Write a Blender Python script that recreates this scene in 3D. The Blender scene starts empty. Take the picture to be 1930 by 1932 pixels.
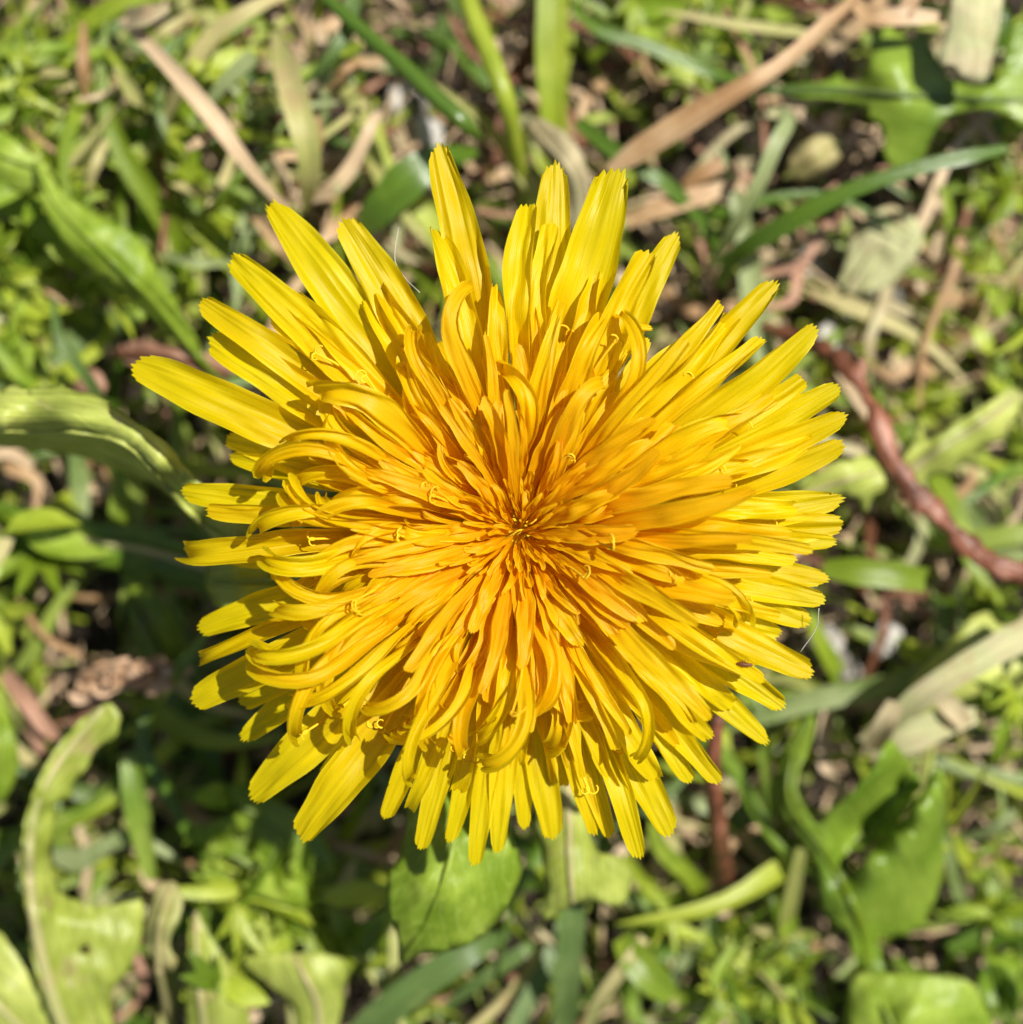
import bpy, math, random
import numpy as np
from mathutils import Vector, Matrix, Euler, noise
from mathutils.geometry import delaunay_2d_cdt

# ------------------------------------------------------------------ camera, world, sun  (1 unit = 1 cm)
sc = bpy.context.scene
sc.unit_settings.system = 'METRIC'
sc.unit_settings.scale_length = 0.01
col = sc.collection
ZC, TAN = 16.5, 0.2625                      # camera height above the soil, half field of view
cd = bpy.data.cameras.new('camera')
cam = bpy.data.objects.new('camera', cd); col.objects.link(cam)
cam.location = (0, 0, ZC)
cd.sensor_width = 36; cd.sensor_fit = 'HORIZONTAL'
cd.lens = 18 / TAN
cd.clip_start = 0.05; cd.clip_end = 5000
cd.dof.use_dof = True
cd.dof.focus_distance = ZC - 4.62
cd.dof.aperture_fstop = 0.235
cd.dof.aperture_blades = 0
sc.camera = cam

SUN_AZ, SUN_EL = math.radians(32), math.radians(65)
sdir = Vector((math.cos(SUN_AZ)*math.cos(SUN_EL), math.sin(SUN_AZ)*math.cos(SUN_EL), math.sin(SUN_EL)))
world = bpy.data.worlds.new('World'); sc.world = world; world.use_nodes = True
wn = world.node_tree
sky = wn.nodes.new('ShaderNodeTexSky'); sky.sky_type = 'NISHITA'; sky.sun_disc = False
sky.sun_elevation = SUN_EL; sky.sun_rotation = math.radians(90) - SUN_AZ
wn.links.new(sky.outputs[0], wn.nodes['Background'].inputs[0])
wn.nodes['Background'].inputs[1].default_value = 0.05
sl = bpy.data.lights.new('sun', 'SUN'); sl.energy = 5.0; sl.angle = math.radians(0.53); sl.color = (1.0, 0.95, 0.87)
so = bpy.data.objects.new('sun', sl); col.objects.link(so)
so.rotation_euler = sdir.to_track_quat('Z', 'Y').to_euler(); so.location = (30, 20, 60)
vs = sc.view_settings
vs.view_transform = 'Standard'; vs.look = 'None'; vs.gamma = 1; vs.use_curve_mapping = False
vs.exposure = 0.52
sc.cycles.max_bounces = 9; sc.cycles.diffuse_bounces = 4; sc.cycles.transmission_bounces = 7; sc.cycles.glossy_bounces = 2
sc.cycles.caustics_reflective = False; sc.cycles.caustics_refractive = False

rnd = random.Random(7)
PI = math.pi

def P(px, py, z):
    """a point of the place: measured across and down a 1930 x 1932 plan grid, at height z"""
    k = 2 * (ZC - z) * TAN / 1930
    return Vector(((px - 965) * k, (966 - py) * k, z))
def unP(v):
    k = 2 * (ZC - v.z) * TAN / 1930
    return v.x / k + 965, 966 - v.y / k

# ------------------------------------------------------------------ materials
MAT = {}
def nodes(name):
    m = bpy.data.materials.new(name); m.use_nodes = True
    nt = m.node_tree; nt.nodes.clear()
    MAT[name] = m
    return m, nt, (lambda t, **k: _new(nt, t, k)), nt.links.new
def _new(nt, t, k):
    n = nt.nodes.new('ShaderNode' + t)
    for a, b in k.items():
        if a.startswith('i_'):
            n.inputs[int(a[2:]) if a[2:].isdigit() else a[2:].replace('_', ' ')].default_value = b
        else: setattr(n, a, b)
    return n
def c4(c): return (c[0], c[1], c[2], 1)

def leafy(name, cols, transl=0.3, rough=0.45, spec=0.5, nscale=1.6, spot=None, spot_amt=0.6, fine=9.0, vary=0.5, tcol=None, grain=0.25, bump=0.25, veins=False):
    """leaf skin: mottled colours, per-thing variation, streaks along the blade, gloss and light let through"""
    m, nt, N, L = nodes(name)
    tc = N('TexCoord'); oi = N('ObjectInfo'); out = N('OutputMaterial')
    geo = N('NewGeometry')
    n1 = N('TexNoise', i_Scale=nscale, i_Detail=3.0, i_Roughness=0.6)
    L(geo.outputs['Position'], n1.inputs['Vector'])
    r = N('ValToRGB')
    e = r.color_ramp.elements
    e[0].position = 0.32; e[1].position = 0.68
    e[0].color = c4(cols[0]); e[1].color = c4(cols[-1])
    for i, c in enumerate(cols[1:-1]):
        x = e.new(0.32 + 0.36*(i+1)/(len(cols)-1)); x.color = c4(c)
    mth = N('Math', operation='MULTIPLY_ADD'); mth.inputs[1].default_value = vary; 
    L(oi.outputs['Random'], mth.inputs[0])
    sub = N('Math', operation='SUBTRACT'); L(n1.outputs['Fac'], sub.inputs[0]); sub.inputs[1].default_value = vary/2
    L(sub.outputs[0], mth.inputs[2])
    L(mth.outputs[0], r.inputs['Fac'])
    colr = r.outputs['Color']
    # streaks along the blade
    mp = N('Mapping'); mp.inputs['Scale'].default_value = (fine, 1.2, 1)
    L(tc.outputs['UV'], mp.inputs['Vector'])
    n2 = N('TexNoise', i_Scale=3.0, i_Detail=2.0); L(mp.outputs[0], n2.inputs['Vector'])
    mr = N('MapRange'); mr.inputs[1].default_value = 0.3; mr.inputs[2].default_value = 0.7
    mr.inputs[3].default_value = 1 - grain; mr.inputs[4].default_value = 1 + grain
    L(n2.outputs['Fac'], mr.inputs[0])
    mx = N('Mix', data_type='RGBA', blend_type='MULTIPLY'); mx.inputs[0].default_value = 1
    L(colr, mx.inputs[6]); L(mr.outputs[0], mx.inputs[7]); colr = mx.outputs[2]
    if spot:
        n3 = N('TexNoise', i_Scale=2.6, i_Detail=4.0, i_Roughness=0.65); L(geo.outputs['Position'], n3.inputs['Vector'])
        m3 = N('MapRange'); m3.inputs[1].default_value = 0.58; m3.inputs[2].default_value = 0.70; m3.inputs[4].default_value = spot_amt
        L(n3.outputs['Fac'], m3.inputs[0])
        mx3 = N('Mix', data_type='RGBA'); L(m3.outputs[0], mx3.inputs[0]); L(colr, mx3.inputs[6]); mx3.inputs[7].default_value = c4(spot); colr = mx3.outputs[2]
    bp = N('Bump', i_Strength=bump, i_Distance=0.05)
    hgt = n2.outputs['Fac']
    if veins:
        su = N('SeparateXYZ'); L(tc.outputs['UV'], su.inputs[0])
        ma = N('Math', operation='MULTIPLY_ADD'); L(su.outputs['X'], ma.inputs[0]); ma.inputs[1].default_value = -26.0
        mv = N('Math', operation='MULTIPLY'); L(su.outputs['Y'], mv.inputs[0]); mv.inputs[1].default_value = 60.0; L(mv.outputs[0], ma.inputs[2])
        md = N('Math', operation='MULTIPLY_ADD'); L(n1.outputs['Fac'], md.inputs[0]); md.inputs[1].default_value = 14.0; L(ma.outputs[0], md.inputs[2])
        sn = N('Math', operation='SINE'); L(md.outputs[0], sn.inputs[0])
        vr = N('MapRange'); vr.inputs[1].default_value = .9; vr.inputs[2].default_value = 1.0; vr.inputs[4].default_value = .22; L(sn.outputs[0], vr.inputs[0])
        mxv = N('Mix', data_type='RGBA'); L(vr.outputs[0], mxv.inputs[0]); L(colr, mxv.inputs[6]); mxv.inputs[7].default_value = c4([min(.8, c*1.35+.06) for c in cols[-1]]); colr = mxv.outputs[2]
        sb = N('Math', operation='SUBTRACT'); L(n2.outputs['Fac'], sb.inputs[0]); L(vr.outputs[0], sb.inputs[1]); hgt = sb.outputs[0]
    L(hgt, bp.inputs['Height'])
    pr = N('BsdfPrincipled'); pr.inputs['Roughness'].default_value = rough; pr.inputs['Specular IOR Level'].default_value = spec
    L(colr, pr.inputs['Base Color']); L(bp.outputs[0], pr.inputs['Normal'])
    if transl > 0:
        tr = N('BsdfTranslucent'); L(bp.outputs[0], tr.inputs['Normal'])
        mt = N('Mix', data_type='RGBA', blend_type='MULTIPLY'); mt.inputs[0].default_value = 1
        mt.inputs[7].default_value = c4(tcol or (1.2, 1.3, 0.45)); L(colr, mt.inputs[6]); L(mt.outputs[2], tr.inputs['Color'])
        ms = N('MixShader', i_0=transl); L(pr.outputs[0], ms.inputs[1]); L(tr.outputs[0], ms.inputs[2])
        L(ms.outputs[0], out.inputs['Surface'])
    else:
        L(pr.outputs[0], out.inputs['Surface'])
    return m

def petal_mat():
    m, nt, N, L = nodes('petal')
    tc = N('TexCoord'); oi = N('ObjectInfo'); out = N('OutputMaterial')
    at = N('Attribute', attribute_type='OBJECT', attribute_name='inner')
    sx = N('SeparateXYZ'); L(tc.outputs['UV'], sx.inputs[0])
    # along the floret: orange throat to yellow tip, younger (inner) florets deeper
    mr = N('MapRange', interpolation_type='SMOOTHSTEP'); mr.inputs[1].default_value = 0.15; mr.inputs[2].default_value = 0.85
    mr.inputs[3].default_value = 0.75; mr.inputs[4].default_value = 0.0
    L(sx.outputs['Y'], mr.inputs[0])
    a = N('Math', operation='MULTIPLY_ADD'); L(at.outputs['Fac'], a.inputs[0]); a.inputs[1].default_value = 0.75; L(mr.outputs[0], a.inputs[2])
    b = N('Math', operation='MULTIPLY_ADD'); L(oi.outputs['Random'], b.inputs[0]); b.inputs[1].default_value = 0.5; b.inputs[2].default_value = -0.25
    s = N('Math', operation='ADD', use_clamp=True); L(a.outputs[0], s.inputs[0]); L(b.outputs[0], s.inputs[1])
    r = N('ValToRGB'); e = r.color_ramp.elements
    e[0].position = 0; e[0].color = (0.89, 0.73, 0.002, 1)
    e[1].position = 1; e[1].color = (0.94, 0.52, 0.002, 1)
    x = e.new(0.45); x.color = (0.91, 0.64, 0.002, 1)
    L(s.outputs[0], r.inputs['Fac'])
    mp = N('Mapping'); mp.inputs['Scale'].default_value = (7, 0.7, 1); L(tc.outputs['UV'], mp.inputs['Vector'])
    va = N('VectorMath', operation='ADD'); L(mp.outputs[0], va.inputs[0])
    cx = N('CombineXYZ'); L(oi.outputs['Random'], cx.inputs[2]); 
    sc3 = N('VectorMath', operation='SCALE'); sc3.inputs['Scale'].default_value = 37; L(cx.outputs[0], sc3.inputs[0]); L(sc3.outputs[0], va.inputs[1])
    n2 = N('TexNoise', i_Scale=3.0, i_Detail=3.0, i_Roughness=0.6); L(va.outputs[0], n2.inputs['Vector'])
    m2 = N('MapRange'); m2.inputs[1].default_value = 0.3; m2.inputs[2].default_value = 0.7; m2.inputs[3].default_value = 0.86; m2.inputs[4].default_value = 1.05
    L(n2.outputs['Fac'], m2.inputs[0])
    mx = N('Mix', data_type='RGBA', blend_type='MULTIPLY'); mx.inputs[0].default_value = 1; L(r.outputs[0], mx.inputs[6]); L(m2.outputs[0], mx.inputs[7])
    ed = N('Math', operation='SUBTRACT'); L(sx.outputs['X'], ed.inputs[0]); ed.inputs[1].default_value = .5
    ea = N('Math', operation='ABSOLUTE'); L(ed.outputs[0], ea.inputs[0])
    em = N('MapRange'); em.inputs[1].default_value = .40; em.inputs[2].default_value = .5; em.inputs[4].default_value = .7; L(ea.outputs[0], em.inputs[0])
    mxe = N('Mix', data_type='RGBA'); L(em.outputs[0], mxe.inputs[0]); L(mx.outputs[2], mxe.inputs[6]); mxe.inputs[7].default_value = (.96, .80, .02, 1)
    mx = mxe
    bp = N('Bump', i_Strength=0.35, i_Distance=0.02); L(n2.outputs['Fac'], bp.inputs['Height'])
    pr = N('BsdfPrincipled'); pr.inputs['Roughness'].default_value = 0.42; pr.inputs['Specular IOR Level'].default_value = 0.4
    L(mx.outputs[2], pr.inputs['Base Color']); L(bp.outputs[0], pr.inputs['Normal'])
    tr = N('BsdfTranslucent'); L(mx.outputs[2], tr.inputs['Color']); L(bp.outputs[0], tr.inputs['Normal'])
    ms = N('MixShader', i_0=0.58); L(pr.outputs[0], ms.inputs[1]); L(tr.outputs[0], ms.inputs[2]); L(ms.outputs[0], out.inputs['Surface'])
petal_mat()
leafy('style', [(0.85, 0.5, 0.01), (0.9, 0.62, 0.02)], transl=0.15, rough=0.6, spec=0.2, tcol=(1, 1, 1))
leafy('leaf_pale', [(0.28, 0.34, 0.045), (0.40, 0.46, 0.09), (0.50, 0.54, 0.13)], transl=0.22, spot=(0.38, 0.25, 0.15), spot_amt=0.55, rough=0.42, spec=0.6, vary=0.3, veins=True)
leafy('leaf_green', [(0.11, 0.20, 0.012), (0.17, 0.28, 0.02), (0.26, 0.37, 0.04)], rough=0.35, spec=0.7, vary=0.3, veins=True)
leafy('leaf_mottled', [(0.17, 0.27, 0.015), (0.27, 0.38, 0.035), (0.38, 0.49, 0.075)], nscale=3.2, rough=0.42, spec=0.5, vary=0.2, grain=0.1, veins=True)
leafy('leaf_dry', [(0.40, 0.33, 0.19), (0.52, 0.46, 0.28), (0.46, 0.47, 0.24)], spot=(0.42, 0.26, 0.15), transl=0.2, rough=0.7, spec=0.25, nscale=2.4, tcol=(1, .9, .6), veins=True)
leafy('grass', [(0.09, 0.17, 0.015), (0.17, 0.27, 0.03), (0.27, 0.35, 0.06)], rough=0.3, spec=0.8, vary=0.8)
leafy('grass_bright', [(0.17, 0.25, 0.015), (0.28, 0.36, 0.025), (0.38, 0.45, 0.045)], rough=0.35, spec=0.7, vary=0.7)
leafy('grass_grey', [(0.11, 0.18, 0.045), (0.19, 0.26, 0.08), (0.32, 0.38, 0.17)], rough=0.4, spec=0.6, vary=0.6)
leafy('grass_yellowed', [(0.32, 0.34, 0.09), (0.42, 0.42, 0.15), (0.50, 0.44, 0.20)], rough=0.5, spec=0.5, vary=0.6, spot=(0.45, 0.3, 0.16))
leafy('straw', [(0.34, 0.20, 0.09), (0.48, 0.32, 0.17), (0.58, 0.44, 0.28)], transl=0.18, rough=0.5, spec=0.5, vary=0.8, tcol=(1, .85, .6), grain=0.3)
leafy('dead_brown', [(0.12, 0.045, 0.02), (0.22, 0.10, 0.055), (0.36, 0.20, 0.13)], transl=0.08, rough=0.6, spec=0.4, vary=0.6, tcol=(1, .7, .5), grain=0.35)
leafy('red_stalk', [(0.09, 0.03, 0.014), (0.20, 0.07, 0.035), (0.36, 0.18, 0.12)], transl=0, rough=0.5, spec=0.5, vary=0.2, nscale=3, grain=0.35)
leafy('herb', [(0.11, 0.18, 0.008), (0.22, 0.30, 0.015), (0.38, 0.46, 0.04)], rough=0.35, spec=0.6, vary=0.7)
leafy('midrib', [(0.34, 0.36, 0.12), (0.46, 0.40, 0.19)], transl=0.1, rough=0.4, spec=0.5, vary=0.1, spot=(0.5, 0.25, 0.2), spot_amt=0.5)
leafy('scape', [(0.25, 0.30, 0.08), (0.32, 0.22, 0.12)], transl=0.1, rough=0.4, spec=0.5)
leafy('moss_green', [(0.03, 0.05, 0.004), (0.10, 0.14, 0.01), (0.34, 0.38, 0.05)], rough=0.5, spec=0.4, nscale=1.1)
leafy('litter', [(0.06, 0.03, 0.015), (0.24, 0.14, 0.07), (0.50, 0.37, 0.23)], transl=0.08, rough=0.6, spec=0.4, nscale=6.0, tcol=(1, .8, .6))
leafy('seed_fluff', [(0.42, 0.26, 0.15), (0.60, 0.42, 0.28)], transl=0.1, rough=0.8, spec=0.2, nscale=5, tcol=(1, .8, .6))
leafy('insect_brown', [(0.10, 0.03, 0.01), (0.16, 0.05, 0.015)], transl=0, rough=0.35, spec=0.5)
leafy('silk', [(0.5, 0.5, 0.45), (0.6, 0.6, 0.55)], transl=0.2, rough=0.3, spec=0.8, tcol=(1, 1, 1))
def soil():
    m, nt, N, L = nodes('soil')
    geo = N('NewGeometry'); out = N('OutputMaterial')
    n = N('TexNoise', i_Scale=2.2, i_Detail=8.0, i_Roughness=0.7); L(geo.outputs['Position'], n.inputs['Vector'])
    r = N('ValToRGB'); e = r.color_ramp.elements
    e[0].position = 0.35; e[0].color = (0.012, 0.008, 0.005, 1); e[1].position = 0.7; e[1].color = (0.07, 0.045, 0.028, 1)
    L(n.outputs['Fac'], r.inputs[0])
    b = N('Bump', i_Strength=0.9, i_Distance=0.2); L(n.outputs['Fac'], b.inputs['Height'])
    p = N('BsdfPrincipled', i_Roughness=0.9); L(r.outputs[0], p.inputs['Base Color']); L(b.outputs[0], p.inputs['Normal'])
    L(p.outputs[0], out.inputs['Surface'])
soil()
leafy('stone', [(0.12, 0.11, 0.09), (0.26, 0.24, 0.21), (0.48, 0.46, 0.42)], transl=0, rough=0.7, spec=0.4, nscale=6, vary=.8)

# ------------------------------------------------------------------ mesh helpers
def mesh(name, V, F, mat, uv=None, smooth=True):
    me = bpy.data.meshes.new(name)
    me.from_pydata([tuple(v) for v in V], [], F)
    if uv is not None:
        lay = me.uv_layers.new(name='UVMap')
        li = np.empty(len(me.loops), dtype=np.int32); me.loops.foreach_get('vertex_index', li)
        lay.data.foreach_set('uv', np.asarray(uv, dtype=np.float32)[li].ravel())
    if smooth: me.polygons.foreach_set('use_smooth', [True]*len(me.polygons))
    me.materials.append(MAT[mat])
    me.update()
    return me
def obj(name, me, parent=None, loc=None):
    o = bpy.data.objects.new(name, me); col.objects.link(o)
    if loc is not None: o.location = loc
    if parent is not None:
        o.parent = parent
    return o
def tag(o, label=None, cat=None, group=None, kind=None):
    if label: o['label'] = label
    if cat: o['category'] = cat
    if group: o['group'] = group
    if kind: o['kind'] = kind
    return o
def shift(V, loc): return [Vector(v) - loc for v in V]

def crom(pts, n):
    """smooth curve through points (any dimension), n samples"""
    p = np.array([tuple(q) for q in pts], float)
    if len(p) == 2: 
        t = np.linspace(0, 1, n)[:, None]; return p[0]*(1-t) + p[1]*t
    d = np.r_[0, np.cumsum(np.linalg.norm(np.diff(p, axis=0), axis=1)**0.5 + 1e-6)]
    m = np.zeros_like(p)
    m[1:-1] = (p[2:] - p[:-2]) / (d[2:] - d[:-2])[:, None]
    m[0] = (p[1]-p[0])/(d[1]-d[0]); m[-1] = (p[-1]-p[-2])/(d[-1]-d[-2])
    ts = np.linspace(0, d[-1], n); out = []
    for t in ts:
        i = min(max(np.searchsorted(d, t) - 1, 0), len(p)-2)
        h = d[i+1]-d[i]; s = (t-d[i])/h
        out.append((2*s**3-3*s**2+1)*p[i] + (s**3-2*s*s+s)*h*m[i] + (3*s*s-2*s**3)*p[i+1] + (s**3-s*s)*h*m[i+1])
    return np.array(out)

def tube(pts, rad, sides=8, V=None, F=None, UV=None, wob=0.0):
    V = [] if V is None else V; F = [] if F is None else F; UV = [] if UV is None else UV
    n = len(pts); b = len(V); ref = None
    pts = [Vector(p) for p in pts]
    for i, p in enumerate(pts):
        t = (pts[min(i+1, n-1)] - pts[max(i-1, 0)]).normalized()
        if ref is None: ref = Vector((0, 0, 1)) if abs(t.z) < 0.9 else Vector((1, 0, 0))
        s = t.cross(ref).normalized(); ref = s.cross(t).normalized()
        r = rad[i] if hasattr(rad, '__len__') else rad
        for k in range(sides):
            a = 2*PI*k/sides
            rr = r*(1 + wob*math.sin(3*a + i*.7) + wob*math.sin(i*1.9))
            V.append(p + s*math.cos(a)*rr + ref*math.sin(a)*rr); UV.append((k/sides, i/(n-1)))
    for i in range(n-1):
        for k in range(sides):
            k2 = (k+1) % sides
            F.append((b+i*sides+k, b+i*sides+k2, b+(i+1)*sides+k2, b+(i+1)*sides+k))
    F.append(tuple(b+k for k in range(sides))[::-1]); F.append(tuple(b+(n-1)*sides+k for k in range(sides)))
    return V, F, UV

def ribbon(pts, wid, nac=7, fold=0.25, roll=0.0, twist=0.0, teeth=0.0, side0=None):
    """a blade: centre line pts, widths, V fold across; roll/twist turn it about its own line"""
    pts = [Vector(p) for p in pts]; n = len(pts); V = []; UV = []; F = []
    for i, p in enumerate(pts):
        t = (pts[min(i+1, n-1)] - pts[max(i-1, 0)]).normalized()
        s = t.cross(Vector((0, 0, 1)))
        if s.length < 0.05: s = side0 or Vector((1, 0, 0))
        s.normalize(); nn = s.cross(t).normalized()
        a = roll + twist*i/(n-1)
        s, nn = s*math.cos(a) + nn*math.sin(a), nn*math.cos(a) - s*math.sin(a)
        w = wid[i]/2*(1 + .10*noise.noise(p*3.1) + .07*noise.noise(p*9.0))
        for k in range(nac):
            u = -1 + 2*k/(nac-1)
            V.append(p + s*u*w + nn*(abs(u)**1.3*w*fold))
            UV.append((k/(nac-1), i/(n-1)))
    for i in range(n-1):
        for k in range(nac-1):
            a = i*nac+k
            F.append((a, a+1, a+nac+1, a+nac))
    return V, F, UV

def tps(ctrl, lam=0.02):
    c = np.array(ctrl, float); xy = c[:, :2]/500.0; z = c[:, 2]; n = len(c)
    def U(r2): return np.where(r2 > 1e-12, r2*np.log(r2 + 1e-12)*0.5, 0)
    K = U(((xy[:, None]-xy[None])**2).sum(2)) + lam*np.eye(n)*0.1
    Pm = np.c_[np.ones(n), xy]
    A = np.block([[K, Pm], [Pm.T, np.zeros((3, 3))]])
    w = np.linalg.solve(A + 1e-9*np.eye(n+3), np.r_[z, 0, 0, 0])
    def f(q):
        q = np.atleast_2d(np.array(q, float))[:, :2]/500.0
        return U(((q[:, None]-xy[None])**2).sum(2)) @ w[:n] + np.c_[np.ones(len(q)), q] @ w[n:]
    return f

def dens(pts, step, closed=True, jag=0.0, seed=0):
    r = random.Random(seed); out = []; n = len(pts)
    for i in range(n if closed else n-1):
        a, b = np.array(pts[i][:2], float), np.array(pts[(i+1) % n][:2], float)
        d = np.linalg.norm(b-a); m = max(1, int(round(d/step)))
        nrm = np.array([-(b-a)[1], (b-a)[0]])/(d+1e-9)
        for k in range(m):
            q = a + (b-a)*k/m
            if k: q = q + nrm*r.uniform(-jag, jag)
            out.append(q)
    return out
def chaikin(pts, it=1):
    for _ in range(it):
        o = []
        for i in range(len(pts)):
            a, b = np.array(pts[i], float), np.array(pts[(i+1) % len(pts)], float)
            o += [a*.8+b*.2, a*.2+b*.8]
        pts = o
    return pts

def leaf(name, label, mat, outline, ctrl=(), rib=None, ribw=0.05, ribmat='midrib', step=14, jag=2.2, soft=1, bump=0.03, group=None, cat='leaf', petiole=None, seed=1, hole=None):
    """a leaf with an outline, a height at every outline point, and a midrib that is a part of its own"""
    ol = chaikin(outline, soft) if soft else [np.array(o, float) for o in outline]
    cs = [tuple(o) for o in outline] + [tuple(c) for c in ctrl]
    f = tps(cs)
    ring = dens(ol, step, True, jag, seed)
    R = np.array(ring)
    x0, y0 = R.min(0); x1, y1 = R.max(0)
    pts = list(ring); r = random.Random(seed)
    def inside(q):
        c = False; j = len(R)-1
        for i in range(len(R)):
            if (R[i, 1] > q[1]) != (R[j, 1] > q[1]) and q[0] < (R[j, 0]-R[i, 0])*(q[1]-R[i, 1])/(R[j, 1]-R[i, 1]) + R[i, 0]: c = not c
            j = i
        return c
    y = y0
    while y < y1:
        x = x0
        while x < x1:
            q = np.array((x + r.uniform(-3, 3), y + r.uniform(-3, 3)))
            if inside(q) and ((R-q)**2).sum(1).min() > (step*.5)**2: pts.append(q)
            x += step
        y += step
    nb = len(ring)
    vs_, es_, fs_, *_ = delaunay_2d_cdt([Vector(q) for q in pts], [(i, (i+1) % nb) for i in range(nb)], [list(range(nb))], 1, 1e-4)
    if hole:
        hx, hy, hr = hole
        def keep(fc):
            c = sum((Vector(vs_[i]) for i in fc), Vector((0, 0)))/len(fc)
            return ((c.x-hx)/1.4)**2 + (c.y-hy)**2 > hr*hr
        fs_ = [fc for fc in fs_ if keep(fc)]
    Q = np.array([tuple(v) for v in vs_]); Z = f(Q)
    V = []; UV = []
    ribs = crom(rib, 40) if rib else None; ribf = crom(rib, 240) if rib else None
    for q, z in zip(Q, Z):
        nz = noise.noise((q[0]*.018, q[1]*.018, seed*3.1))*bump + noise.noise((q[0]*.05, q[1]*.05, seed*5.3))*bump*.45
        if ribs is not None:
            d2 = ((ribf[:, :2]-q)**2).sum(1); d = math.sqrt(d2.min()); 
            nz += -0.035*math.exp(-(d/16)**2)
            UV.append((d/120, int(d2.argmin())/240))
        else: UV.append((q[0]/300, q[1]/300))
        V.append(P(q[0], q[1], z+nz))
    base = P(ribs[0][0], ribs[0][1], float(f(ribs[0][:2])[0])) if ribs is not None else V[0].copy()
    me = mesh(name, shift(V, base), [tuple(fc)[::-1] for fc in fs_], mat, UV)
    o = obj(name, me, loc=base)
    if o.data.polygons and sum(p.normal.z*p.area for p in me.polygons) < 0: me.flip_normals()
    sm = o.modifiers.new('thickness', 'SOLIDIFY'); sm.thickness = 0.018; sm.offset = 0
    tag(o, label, cat, group)
    if ribs is not None:
        zz = f(ribs[:, :2])
        n = len(ribs)
        if len(rib[0]) > 2: pass
        pts3 = [P(a[0], a[1], z + 0.0) for a, z in zip(ribs, zz)]
        rad = [ribw*(1-.65*i/(n-1)) for i in range(n)]
        if petiole:
            pp = [Vector(p) for p in petiole]
            k = crom(pp + [pts3[0], pts3[3]], 22)[:-2]
            pts3 = [Vector(q) for q in k] + pts3[1:]; rad = [ribw]*len(k) + rad[1:]
        tv, tf, tu = tube(pts3, rad, 8)
        obj('midrib', mesh('midrib', shift(tv, base), tf, ribmat, tu), o)
    return o

def blade(name, label, cat, mat, pts, w, group=None, fold=0.3, roll=0.0, twist=0.0, n=26, tip=0.15, nac=7, flat=False):
    """a grass blade or straw through plan points (x, y, z); w in plan units of 1/1930"""
    q = crom(pts, n)
    W = []
    for i in range(n):
        s = i/(n-1)
        wi = np.interp(s, np.linspace(0, 1, len(w)), w)
        W.append(wi*2*(ZC-q[i][2])*TAN/1930)
    pts3 = [P(*a) for a in q]; base = pts3[0]
    V, F, UV = ribbon(pts3, W, nac, fold, roll, twist)
    o = obj(name, mesh(name, shift(V, base), F, mat, UV), loc=base)
    return tag(o, label, cat, group)
def stalk(name, label, cat, mat, pts, w, group=None, n=30, wob=0.03, sides=10, rough=0.0):
    q = crom(pts, n); rad = []
    for i in range(n):
        wi = np.interp(i/(n-1), np.linspace(0, 1, len(w)), w)
        rad.append(wi*(ZC-q[i][2])*TAN/1930)
    pts3 = [P(*a) for a in q]; base = pts3[0]
    V, F, UV = tube(pts3, rad, sides, wob=wob)
    if rough:
        for k, v in enumerate(V):
            c = pts3[k//sides]; d = v-c; r_ = d.length
            f_ = 1 + rough*(noise.noise(v*2.2)*1.3 + noise.noise(v*6)*.8 + .5*noise.noise(v*14))
            V[k] = c + Vector((d.x, d.y, d.z*.65))*f_ + Vector((noise.noise(c*1.7), noise.noise(c*1.7+Vector((9, 0, 0))), 0))*r_*rough*.9
    o = obj(name, mesh(name, shift(V, base), F, mat, UV), loc=base)
    return tag(o, label, cat, group)

# ------------------------------------------------------------------ ground
def ground():
    n = 90; V = []; F = []
    g = np.sign(np.linspace(-1, 1, n))*(np.abs(np.linspace(-1, 1, n))**4*390 + np.abs(np.linspace(-1, 1, n))*10)
    for y in g:
        for x in g:
            z = -0.95 + 0.22*noise.noise((x*.6, y*.6, 0)) + 0.12*noise.noise((x*1.7, y*1.7, 4))
            V.append((x, y, z))
    for i in range(n-1):
        for k in range(n-1): F.append((i*n+k, i*n+k+1, (i+1)*n+k+1, (i+1)*n+k))
    o = obj('ground', mesh('ground', V, F, 'soil'))
    tag(o, 'dark brown crumbly soil under the grass and litter', None, None, 'structure')
ground()

# ------------------------------------------------------------------ the dandelion flower
CX, CY = 980, 1005
ZB = 3.95                                            # top of the receptacle
HEAD = P(CX, CY, 4.9); HEAD.z = ZB
CROWN = Vector((HEAD.x + 0.35, HEAD.y + 0.15, 0.0))
root = bpy.data.objects.new('dandelion_flower', None); col.objects.link(root); root.location = CROWN
root.empty_display_size = 0.3
tag(root, 'large open yellow dandelion flower head on its upright stalk', 'flower')
NAC, NAL = 21, 30

def line2(a0, a1, p, n=NAL, bend=0.0, wav=0.0, ph=0.0, hook=0.0, hs=0.7, curl=0.0):
    """unit-length curve: inclination a0 -> a1, with sideways bend; returns points with plan heading 0"""
    pts = [Vector((0, 0, 0))]
    for i in range(n-1):
        s = (i+.5)/(n-1)
        a = a0 + (a1-a0)*s**p + wav*math.sin(s*9+ph)*s - hook*max(0, (s-hs)/(1-hs))**1.4
        h = bend*(s-.4) + wav*.8*math.sin(s*7+ph*2)*s + curl*max(0, (s-hs)/(1-hs))**1.2
        d = Vector((math.cos(a)*math.cos(h), math.cos(a)*math.sin(h), math.sin(a)))/(n-1)
        pts.append(pts[-1] + d)
    return pts

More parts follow.
